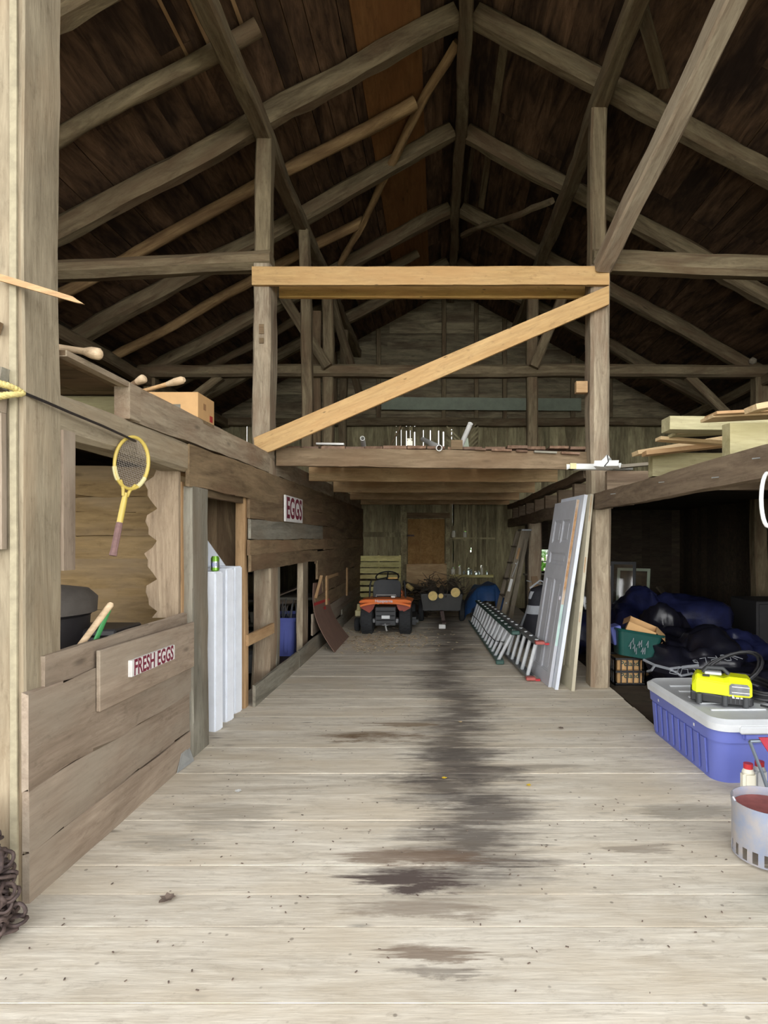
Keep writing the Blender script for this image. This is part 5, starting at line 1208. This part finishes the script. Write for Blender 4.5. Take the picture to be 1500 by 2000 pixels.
tag(MB().tube([(2.17, 3.96, LZ + 0.02), (2.24, 3.90, LZ + 0.012), (2.30, 3.89, LZ + 0.012)], 0.008, 6).build('spray_lance', M['black'], smooth=50), 'black lance tip beside the pressure washer', 'lance')
tag(MB().tube([(2.29, 3.89, LZ + 0.014), (2.42, 3.88, LZ + 0.014)], 0.014, 8).build('lance_grip', M['lime'], smooth=50), 'yellow-green lance end at the right photo edge on the lid', 'lance')

# crate, boxes, basket behind the tote
cr = thing('milk_crate', 'black open-sided crate standing on the bay floor beside the right post', 'crate', (2.09, 6.56, -0.045))
mb = MB(); a, h = 0.165, 0.30
for sx, sy, L, ax in ((0, -a, 2 * a, 'x'), (0, a, 2 * a, 'x'), (-a, 0, 2 * a, 'y'), (a, 0, 2 * a, 'y')):
    for z in (0.012, 0.15, h - 0.012):
        mb.box((sx, sy, z), (L + .012, 0.012, 0.022) if ax == 'x' else (0.012, L + .012, 0.022))
    for k in range(6):
        t = -a + 2 * a * k / 5
        mb.box((t if ax == 'x' else sx, t if ax == 'y' else sy, h / 2), (0.012, 0.01, h))
for k in range(6): mb.box((-a + 2 * a * k / 5, 0, 0.008), (0.012, 2 * a, 0.01)); mb.box((0, -a + 2 * a * k / 5, 0.008), (2 * a, 0.012, 0.01))
mb.build('lattice', M['black'], cr)
def poland(lb, c, d, rz, size, flaps=False):
    t = thing('cardboard_box', lb, 'box', c, (0, 0, rz))
    MB().lohi((-d[0] / 2, -d[1] / 2, 0), (d[0] / 2, d[1] / 2, d[2])).build('carton', M['card'], t, bevel=0.003)
    lettering('Poland', size, M['basket'], t, (0.0, -d[1] / 2 - 0.001, d[2] * 0.55), (1, 0, 0), (0, 0, 1), 0.0006, 0.0015)
    return t
poland('cardboard box printed in green inside the black crate, the upper one', (2.095, 6.56, 0.12), (0.27, 0.27, 0.115), 0, 0.075)
poland('cardboard box printed in green inside the black crate, the lower one', (2.095, 6.56, -0.025), (0.27, 0.27, 0.14), 0, 0.075)
poland('cardboard box standing behind the black crate beside the tote lid', (2.43, 6.85, -0.045), (0.34, 0.3, 0.30), 0, 0.07)
bk = thing('plastic_basket', 'dark green plastic basket tilted on top of the black crate', 'basket', (2.13, 6.42, 0.275), (R(-4), R(9), R(-4)))
def tbox(mb, w0, d0, w1, d1, z0, z1): return tapered(mb, w0, d0, w1, d1, z0, z1, r=0.05, n=5)
tbox(MB(), 0.36, 0.28, 0.47, 0.38, 0.0, 0.27).build('body', M['basket'], bk, solid=-0.005, smooth=40)
tapered(MB(), 0.48, 0.39, 0.50, 0.41, 0.255, 0.275, r=0.05, n=5, cap0=False).build('rim', M['basket'], bk, solid=-0.012)
random.seed(4)
mb = MB()
for k in range(9): x = -0.11 + 0.022 * k; z = 0.10 + 0.05 * math.sin(k * 1.7); mb.tube([(x, -0.192, z), (x + 0.012, -0.197, z + 0.05), (x + 0.02, -0.19, z - 0.02)], 0.004, 4)
mb.build('scrawled_writing', M['bagprint'], bk)
ob = thing('cardboard_box', 'open tan cardboard box tipped inside the green basket', 'box', (2.16, 6.44, 0.42), (R(8), R(22), R(-18)))
MB().lohi((-0.15, -0.12, 0.0), (0.15, 0.12, 0.012)).build('base', M['card'], ob)
for lo, hi in (((-0.15, -0.12, 0), (0.15, -0.114, 0.22)), ((-0.15, 0.114, 0), (0.15, 0.12, 0.22)), ((-0.15, -0.12, 0), (-0.144, 0.12, 0.22)), ((0.144, -0.12, 0), (0.15, 0.12, 0.22))): MB().lohi(lo, hi).build('side', M['card'], ob)
MB().prism([(-0.15, -0.12, 0.22), (-0.15, 0.12, 0.22), (-0.20, 0.12, 0.16), (-0.20, -0.12, 0.16)], (0.004, 0, 0.004)).build('flap', M['card2'], ob)
MB().prism([(0.15, -0.12, 0.22), (0.15, 0.12, 0.22), (0.26, 0.12, 0.17), (0.26, -0.12, 0.17)], (-0.004, 0, 0.004)).build('flap', M['card'], ob)
tag(MB().lohi((-0.06, -0.1, 0.0), (0.06, 0.1, 0.20)).build('blue_packet', M['purple'], loc=(1.98, 6.50, 0.40), rot=(0, R(-14), 0), bevel=0.01), 'pale blue packet standing in the green basket left of the box', 'packet')
tag(MB().tube([(2.33, 6.36, 0.54), (2.36, 6.34, 0.45), (2.40, 6.36, 0.40), (2.44, 6.4, 0.42)], 0.006, 6).build('wire_hook', M['card2'], smooth=40), 'bent tan wire at the right rim of the green basket', 'wire')

# plastic bags with print
def crumple(c, s, seed, amp=0.16, flat=0.35):
    rnd = random.Random(seed); k = [(Vector((rnd.gauss(0, 1), rnd.gauss(0, 1), rnd.gauss(0, 1))) * f, rnd.uniform(0, 6.28), f) for f in (1.4, 1.8, 2.6, 3.4, 4.5, 6.0, 8.0) for _ in range(2)]
    def f(u, v):
        th = math.pi * v; ph = 2 * math.pi * u
        d = Vector((math.sin(th) * math.cos(ph), math.sin(th) * math.sin(ph), math.cos(th)))
        r = 1 + sum(amp / w * abs(math.sin(q.dot(d) + p)) * 2 - amp / w for q, p, w in k)
        p = Vector((d.x * s[0], d.y * s[1], d.z * s[2])) * r
        p.z = max(p.z, -s[2] * flat * 1.6)
        return p
    return f
def bag(name, lb, c, s, seed, mat, amp=0.22):
    fn = crumple(c, s, seed, amp)
    zmin = min(fn(i / 20, j / 20).z for i in range(20) for j in range(21))
    t = thing(name, lb, 'bag', (c[0], c[1], c[2] - zmin))
    MB().grid(fn, 48, 28).build('bag_skin', mat, t, smooth=70)
    return t, fn
FB = -0.044
b1, f1 = bag('plastic_bag', 'big navy plastic bag heaped at the back of the bag pile', (2.95, 8.2, FB), (0.75, 0.5, 0.46), 2, M['bagblue'])
b2, f2 = bag('plastic_bag', 'black bag with small white print in the middle of the bag pile', (2.85, 7.35, FB), (0.42, 0.35, 0.36), 3, M['bagblack'])
b3, f3 = bag('plastic_bag', 'black printed bag with white lettering and a leaping animal nearest the tote', (2.75, 6.45, FB), (0.42, 0.40, 0.30), 5, M['bagblack'])
b4, f4 = bag('plastic_bag', 'navy plastic bag slumped at the right of the bag pile', (3.45, 7.1, FB), (0.40, 0.45, 0.32), 7, M['bagblue'])
b5, f5 = bag('plastic_bag', 'dark bag lying low behind the hose at the right edge of the bag pile', (3.25, 5.9, FB), (0.45, 0.4, 0.17), 9, M['bagblack'])
def on_bag(fn, u, v, e=0.012):
    p = fn(u, v); return p + p.normalized() * e
def bag_print(b, fn, strokes, w=0.006):
    for nm, pts in strokes:
        MB().tube([on_bag(fn, u, v) for u, v in pts], w, 5).build(nm, M['bagprint'], b)
# lettering as strokes following the bag surface
def letters_on(b, fn, text, u0, v0, du, dv, flip=False):
    G = {'W': [[(0, 1), (.25, 0), (.5, .8), (.75, 0), (1, 1)]], 'O': [[(0, .5), (.3, 1), (.7, 1), (1, .5), (.7, 0), (.3, 0), (0, .5)]], 'R': [[(0, 0), (0, 1), (.8, .9), (.8, .6), (0, .5), (.9, 0)]], 'L': [[(0, 1), (0, 0), (.8, 0)]],
         'D': [[(0, 0), (0, 1), (.7, .8), (.8, .3), (0, 0)]], 'C': [[(.9, .9), (.4, 1), (0, .5), (.4, 0), (.9, .1)]], 'U': [[(0, 1), (.1, .1), (.8, .1), (.9, 1)]], 'P': [[(0, 0), (0, 1), (.8, .9), (.8, .6), (0, .5)]]}
    for i, chh in enumerate(text):
        for st in G.get(chh, []):
            pts = []
            for x, y in st:
                if flip: x, y = 1 - x, 1 - y
                k = (len(text) - 1 - i) if flip else i
                pts.append((u0 + du * (k + 0.8 * x), v0 - dv * y))
            MB().tube([on_bag(fn, u, v) for u, v in pts], 0.0045, 5).build('lettering', M['bagprint'], b)
letters_on(b3, f3, 'WORLD', 0.70, 0.36, 0.026, 0.045, True); letters_on(b3, f3, 'CUP', 0.64, 0.46, 0.026, 0.045, True)
letters_on(b2, f2, 'CUP', 0.66, 0.50, 0.03, 0.05); letters_on(b2, f2, 'WO', 0.74, 0.42, 0.03, 0.05)
bag_print(b3, f3, [('leaping_animal', [(0.56, 0.40), (0.60, 0.42), (0.64, 0.43), (0.68, 0.40), (0.72, 0.38)]), ('leaping_animal', [(0.64, 0.43), (0.67, 0.47), (0.70, 0.46)]), ('leaping_animal', [(0.60, 0.42), (0.59, 0.46), (0.57, 0.48)])], 0.014)
bag_print(b3, f3, [('oval_print', [(0.76 + 0.035 * math.cos(a), 0.50 + 0.05 * math.sin(a)) for a in [2 * math.pi * k / 14 for k in range(15)]])], 0.005)
# window sashes stacked in the bay
def sash(lb, c, w, h, rz, lean, m='lidgrey', t=0.045):
    s = thing('window_sash', lb, 'window frame', c, (R(lean), 0, R(rz)), 'loose window sashes in the right bay')
    mb = MB(); mb.lohi((-w / 2, -0.015, 0), (-w / 2 + t, 0.015, h)); mb.lohi((w / 2 - t, -0.015, 0), (w / 2, 0.015, h)); mb.lohi((-w / 2 + t, -0.015, 0), (w / 2 - t, 0.015, t)); mb.lohi((-w / 2 + t, -0.015, h - t), (w / 2 - t, 0.015, h))
    mb.build('sash_frame', M[m], s); MB().lohi((-w / 2 + t, -0.003, t), (w / 2 - t, 0.003, h - t)).build('pane', M['glass'], s)
sash('pale loose window sash leaning far left in the right bay beside the post', (2.78, 10.4, FB), 0.55, 1.12, -25, -8)
sash('pale loose window sash leaning in the middle of the right bay', (3.25, 9.9, FB), 0.55, 1.1, -35, -8, 'greenstrip')
sash('dark loose window sash standing between the two pale ones', (3.0, 9.6, FB), 0.4, 1.22, -30, -6, 'blackgrey')
cbn = thing('dark_cabinet', 'low black cabinet in the shade at the right photo edge', 'cabinet', (4.75, 8.2, FB))
MB().lohi((-0.5, -0.35, 0), (0.5, 0.35, 0.76)).build('body', M['bin'], cbn, bevel=0.01)
for s in (-1, 1): MB().lohi((s * 0.24 - 0.23, -0.37, 0.06), (s * 0.24 + 0.23, -0.35, 0.72)).build('door', M['bin'], cbn, bevel=0.006)
board('leaning_board', (3.95, 8.6, FB), (3.45, 9.2, 0.80), 0.14, 0.025, M['dark'], 'dim board leaning behind the bags in the right bay', 'board')
tm('bay_shelf', (1.95, 13.33, 0.74), (3.3, 13.33, 0.74), 0.3, 0.03, 'pale shelf board at the back of the right bay below the window', 'shelf', 'greyb', wob=0.001)

# charcoal chimney, bottles, red chair
cc = thing('charcoal_starter', 'weathered metal charcoal chimney starter with slots round its foot at the right edge', 'charcoal starter', (1.615, 2.87, 0.0))
r = 0.165
n = 40; prof_z = [0.012, 0.02, 0.075, 0.085, 0.14, 0.22, 0.268, 0.275]
mb = MB(); vs = []; fs = []
for z in prof_z:
    for j in range(n): a = 2 * math.pi * j / n; vs.append(((r + (0.004 if z > 0.265 else 0)) * math.cos(a), (r + (0.004 if z > 0.265 else 0)) * math.sin(a), z))
for i in range(len(prof_z) - 1):
    for j in range(n):
        if i == 1 and j % 2 == 0: continue
        fs.append((i * n + j, i * n + (j + 1) % n, (i + 1) * n + (j + 1) % n, (i + 1) * n + j))
mb.add(vs, fs); mb.build('wall', M['chimney'], cc, solid=0.003, smooth=60)
MB().lathe([(0, 0.16), (r - 0.006, 0.165), (r - 0.006, 0.235)], 32).build('rusted_lining', M['rustin'], cc, smooth=40)
mb = MB()
for z in (0.115, 0.145, 0.175): mb.lathe([(0.007, 0), (0.007, 0.004), (0, 0.004)], 10, (-r * 0.42, -r * 0.912, z), Matrix.Rotation(R(90), 3, 'X') )
mb.lathe([(0.008, 0), (0.008, 0.004), (0, 0.004)], 10, (-r * 0.12, -r * 0.998, 0.092), Matrix.Rotation(R(90), 3, 'X'))
mb.build('rivet_hole', M['iron'], cc)
MB().tube([Vector((-r * 1.0, 0, 0.27)), Vector((-r * 1.03, 0.01, 0.285)), Vector((-r * .9, 0.06, 0.29))], 0.006, 6).build('rim_wire', M['chimney'], cc)
def hdpe(lb, c, w, d, h, m, cap):
    t = thing('plastic_bottle', lb, 'bottle', c)
    MB().lohi((-w / 2, -d / 2, 0), (w / 2, d / 2, h * 0.78)).build('body', M[m], t, bevel=0.014, seg=3, smooth=40)
    MB().lathe([(w * 0.46, h * 0.76), (w * 0.36, h * 0.84), (w * 0.30, h * 0.88)], 16).build('shoulder', M[m], t, smooth=40)
    MB().lathe([(w * 0.34, h * 0.86), (w * 0.34, h), (0, h)], 16).build('cap', M[cap], t, smooth=30)
hdpe('white plastic bottle with a red cap beside the tote corner', (1.845, 3.50, 0.0), 0.078, 0.06, 0.215, 'bottle', 'redcap')
hdpe('grey-white plastic bottle behind the red-capped bottle', (1.945, 3.56, 0.0), 0.078, 0.06, 0.205, 'lidgrey', 'redcap')
rc_ = thing('folding_stool', 'folded stool with a red cloth seat and grey tube legs at the right edge', 'stool', (1.90, 3.34, 0.0))
MB().tube([(-0.13, 0.0, 0.40), (0.0, 0.0, 0.405)], 0.010, 8).build('crossbar', M['tubegrey'], rc_, smooth=50)
MB().tube([(-0.13, 0.0, 0.40), (-0.06, 0.0, 0.22), (-0.02, 0.0, 0.10), (-0.045, 0.0, 0.01)], 0.010, 8).build('leg', M['tubegrey'], rc_, smooth=50)
MB().tube([(0.28, 0.02, 0.40), (0.20, 0.02, 0.2), (0.10, 0.02, 0.01)], 0.010, 8).build('leg', M['tubegrey'], rc_, smooth=50)
MB().prism([(-0.085, -0.012, 0.425), (0.30, -0.012, 0.43), (0.30, -0.012, 0.10), (0.06, -0.012, 0.20)], (0, 0.008, 0)).build('seat_cloth', M['redcloth'], rc_)
MB().prism([(-0.01, 0.015, 0.30), (0.05, 0.015, 0.30), (0.10, 0.015, 0.05), (0.03, 0.015, 0.05)], (0, 0.008, 0)).build('canvas_flap', M['greyb'], rc_)
tl = thing('garden_pot', 'teal plastic tub just showing at the bottom right photo edge', 'tub', (1.565, 2.44, 0.0))
MB().lathe([(0.10, 0.0), (0.115, 0.19), (0.12, 0.2), (0.11, 0.2), (0.095, 0.01), (0, 0.01)], 28).build('body', M['teal'], tl, smooth=40)
MB().lathe([(0.118, 0.015), (0.118, 0.03)], 28).build('rim_band', M['teal'], tl)
# white hose loop on a nail at the right edge
hl = thing('hanging_hose', 'white hose loop hanging from a nail on the right loft beam', 'hose', (1.605, 2.86, 1.87))
MB().tube([Vector((0, 0.02 * math.sin(a), -0.13 + 0.13 * math.cos(a))) + Vector((0.045 * math.sin(a), 0, 0)) for a in [2 * math.pi * k / 24 for k in range(24)]], 0.010, 8, closed=True).build('hose_loop', M['gwhite'], hl, smooth=60)
MB().tube([(0.03, 0, -0.2), (0.035, -0.01, -0.42), (0.02, 0, -0.55)], 0.010, 8).build('hose_end', M['purple'], hl, smooth=60)
for y, z in ((2.92, 1.95), (3.35, 1.90), (4.15, 1.95), (5.3, 1.955)):
    tag(MB().tube([(1.60, y, z), (1.55, y - 0.02, z - 0.006)], 0.0035, 6).build('nail', M['galv']), 'bent nail in the face of the right loft beam, %s' % {2.92: 'holding the white hose', 3.35: 'between hose and moss patch', 4.15: 'below the nearer mossy joist', 5.3: 'nearest the post'}[y], 'nail', 'nails in the right loft beam')
# lumber on the right loft
Lz = 2.19
def plank(pa, pb, Y, w, t, m, lb, Y2=None):
    a = P(pa[0], pa[1], Y); b = P(pb[0], pb[1], Y2 or Y); d = b - a
    return board('lumber', a, a + d * 1.0, w, t, M[m], lb, 'lumber', 'spare lumber on the right loft')
plank((1240, 886), (1480, 846), 4.30, 0.14, 0.03, 'lumber', 'pale tip board reaching farthest left, lowest of the lumber pile')
plank((1258, 886), (1560, 852), 4.18, 0.12, 0.03, 'tan', 'second board of the lumber pile, just on the lowest one', 4.1)
plank((1285, 857), (1500, 872), 4.05, 0.10, 0.022, 'lumber', 'tan board with a dark end in the middle of the lumber pile')
plank((1312, 850), (1520, 838), 3.95, 0.13, 0.02, 'treated', 'thin pale green board low in the lumber pile')
plank((1326, 843), (1530, 828), 3.85, 0.12, 0.022, 'lumber', 'bright edged board under the thick green timber')
plank((1300, 829), (1620, 832), 3.75, 0.14, 0.085, 'treated', 'thick green treated timber in the lumber pile')
plank((1380, 817), (1600, 806), 3.35, 0.16, 0.018, 'lumber', 'long pale board over the green timber')
plank((1388, 811), (1600, 800), 3.30, 0.15, 0.016, 'tan', 'tan board stacked on the long pale board')
plank((1465, 799), (1640, 765), 3.05, 0.12, 0.03, 'lumber', 'topmost bright board of the lumber pile at the right photo edge')
plank((1200, 912), (1290, 904), 5.56, 0.10, 0.03, 'greyb', 'grey board behind the white gutter scraps')
# white vinyl gutter scraps
gt = thing('gutter_piece', 'white vinyl gutter length lying on the right loft beam against the post', 'gutter', P(1110, 917, 5.62), (0, R(0), R(6)))
def gprof(s): return [(0, -0.055 * s, 0.05 * s), (0, -0.05 * s, 0.0), (0, 0.05 * s, 0.0), (0, 0.055 * s, 0.055 * s), (0, 0.05 * s, 0.055 * s), (0, 0.045 * s, 0.006), (0, -0.045 * s, 0.006), (0, -0.05 * s, 0.05 * s)]
MB().prism(gprof(1.0), (0.62, 0, 0.0)).build('channel', M['gwhite'], gt)
MB().prism(gprof(1.08), (0.06, 0, 0.0)).build('end_cap', M['cream'], gt)
g2 = thing('gutter_corner', 'bent white vinyl gutter corner on top of the gutter length', 'gutter', P(1162, 913, 5.5), (R(-10), R(8), R(-30)))
MB().prism(gprof(1.0), (0.22, 0, 0.02)).build('channel', M['gwhite'], g2)
MB().prism([(0.02, -0.05, 0.0), (0.10, -0.05, 0.0), (0.13, -0.05, 0.10), (0.10, -0.05, 0.12)], (0, 0.10, 0)).build('outlet', M['gwhite'], g2, bevel=0.006)
MB().tube([(0.10, -0.06, 0.0), (0.13, -0.06, 0.05), (0.11, -0.06, 0.11)], 0.005, 5).build('seal_line', M['black'], g2)

# ------------------------------------------------------------------ things on the rear loft
def pipe(lb, a, b, r):
    a, b = Vector(a), Vector(b); d = b - a; L = d.length
    rot = frame(d) @ Matrix.Rotation(R(90), 3, 'Y')
    o = MB().lathe([(r, 0), (r, L), (r * 0.8, L), (r * 0.8, 0)], 20, (0, 0, 0), rot, closed=True).build('pvc_pipe', M['pvc'], loc=a, smooth=40)
    return tag(o, lb, 'pipe', 'white plastic pipes on the rear loft')
pipe('short white plastic pipe standing tilted on the rear loft, left of the others', P(708, 856, 6.45), Vector((P(712, 0, 6.9).x, 6.9, 2.57)), 0.027)
pipe('white plastic pipe lying on the loft edge with its open end to the viewer', P(858, 875, 6.18), P(826, 858, 8.2), 0.033)
pipe('white plastic pipe sticking up to the right on the rear loft', P(919, 827, 6.5), Vector((P(897, 0, 6.75).x, 6.75, 2.57)), 0.028)
t = thing('white_jug', 'small off-white jug on the front edge of the rear loft', 'jug', P(800, 873, 6.4))
MB().lohi((-0.032, -0.03, 0.0), (0.032, 0.03, 0.075)).build('body', M['bottle'], t, bevel=0.012, seg=2); MB().lohi((-0.028, -0.025, 0.075), (0.028, 0.025, 0.09)).build('lid', M['bottle'], t, bevel=0.004)
o = MB().box((0, 0, 0), (0.125, 0.10, 0.10)).build('wood_block', M['brown'], loc=P(892, 870, 6.32)); tag(o, 'brown wood block on the front edge of the rear loft', 'block')
o = MB().prism([P(905, 888, 7.0), P(918, 888, 7.0), P(914, 855, 7.0), P(902, 862, 7.0)], (0, 0.06, 0)).build('green_scrap', M['greenstrip']); tag(o, 'pale green scrap behind the brown block on the rear loft', 'scrap')
board('white_batten', P(618, 867, 6.38), P(672, 868, 6.38), 0.05, 0.02, M['pvc'], 'white painted batten lying on the left front edge of the rear loft', 'batten')
for x0, x1, lb in ((928, 949, 'first'), (960, 976, 'second'), (967, 999, 'third'), (1008, 1030, 'fourth'), (1043, 1087, 'fifth'), (1096, 1132, 'last')):
    board('deck_end', P(x0, 877 + (x0 - 928) * 0.045, 6.24), P(x1, 877 + (x1 - 928) * 0.045, 6.24), 0.05, 0.022, M['deck'] if lb != 'fifth' else M['greyb'], '%s loose deck board end on the loft header, counted from the green scrap' % lb, 'board end', 'deck ends on the loft header', wob=0.001)
lt = MB()
zc0, zc1 = 2.54, P(0, 828, 12.4).z; xa, xb = P(868, 0, 12.4).x, P(936, 0, 12.4).x
k = -6
step = 0.095
for k in range(-8, 16):
    for sgn in (-1, 1):
        x0 = xa + k * step; pts = []
        for t in range(31):
            z = zc0 + (zc1 - zc0) * t / 30; x = x0 + sgn * (z - (zc0 if sgn > 0 else zc0))
            if xa <= x <= xb: pts.append((x, 12.4 + 0.006 * sgn, z))
        if len(pts) > 3: lt.bar(pts[0], pts[-1], 0.012, 0.03, up=(1, 0, sgn * -1))
tag(lt.build('lattice_panel', M['back']), 'panel of diagonal lattice standing by the light gaps on the rear loft', 'lattice')
board('loose_strip', (-1.36, 11.5, 2.545), P(783, 832, 11.5), 0.04, 0.03, M['brown'], 'dim slat leaning left of the brightest light gap on the rear loft', 'slat')
board('post_cleat', P(1124, 757, 6.2), P(1146, 757, 6.2), 0.08, 0.12, M['tan'], 'small tan block on the inner side of the right post', 'block', wob=0.0005)
tag(MB().lathe([(0.0, 0), (0.05, 0.02), (0.06, 0.07), (0.0, 0.12)], 12).build('wasp_nest', M['greyb'], loc=P(1470, 712, 9.0), smooth=60), 'pale papery lump under the right roof near the eave', 'nest')

# ------------------------------------------------------------------ bushes outside the back window
random.seed(12)
for k, (x, y, s) in enumerate(((2.8, 16.6, 1.3), (6.2, 18.0, 1.6), (-0.6, 18.2, 1.6))):
    mb = MB()
    for i in range(900):
        d = Vector((random.gauss(0, 1), random.gauss(0, 1), random.gauss(0, 1))).normalized(); p = d * s * random.uniform(0.75, 1.05) + Vector((0, 0, s * 0.85))
        q = Quaternion((random.uniform(-1, 1), random.uniform(-1, 1), random.uniform(-1, 1)), random.uniform(0, 3)).to_matrix()
        L = random.uniform(0.10, 0.2)
        mb.add([p + q @ Vector((-L, 0, 0)), p + q @ Vector((0, -L * .5, 0.02)), p + q @ Vector((L, 0, 0)), p + q @ Vector((0, L * .5, 0.02))], [(0, 1, 2, 3)])
    t = thing('bush', 'sunlit green bush outside the back window, %s' % ('straight behind it', 'to its right', 'to its left')[k], 'bush', (x, y, -0.2), (0, 0, 0), 'bushes outside')
    o = mb.build('foliage', M['foliage'], t); o['kind'] = 'stuff'
    MB().tube([(0, 0, 0), (0.05, 0, s)], 0.06, 8).build('stem', M['bark'], t)
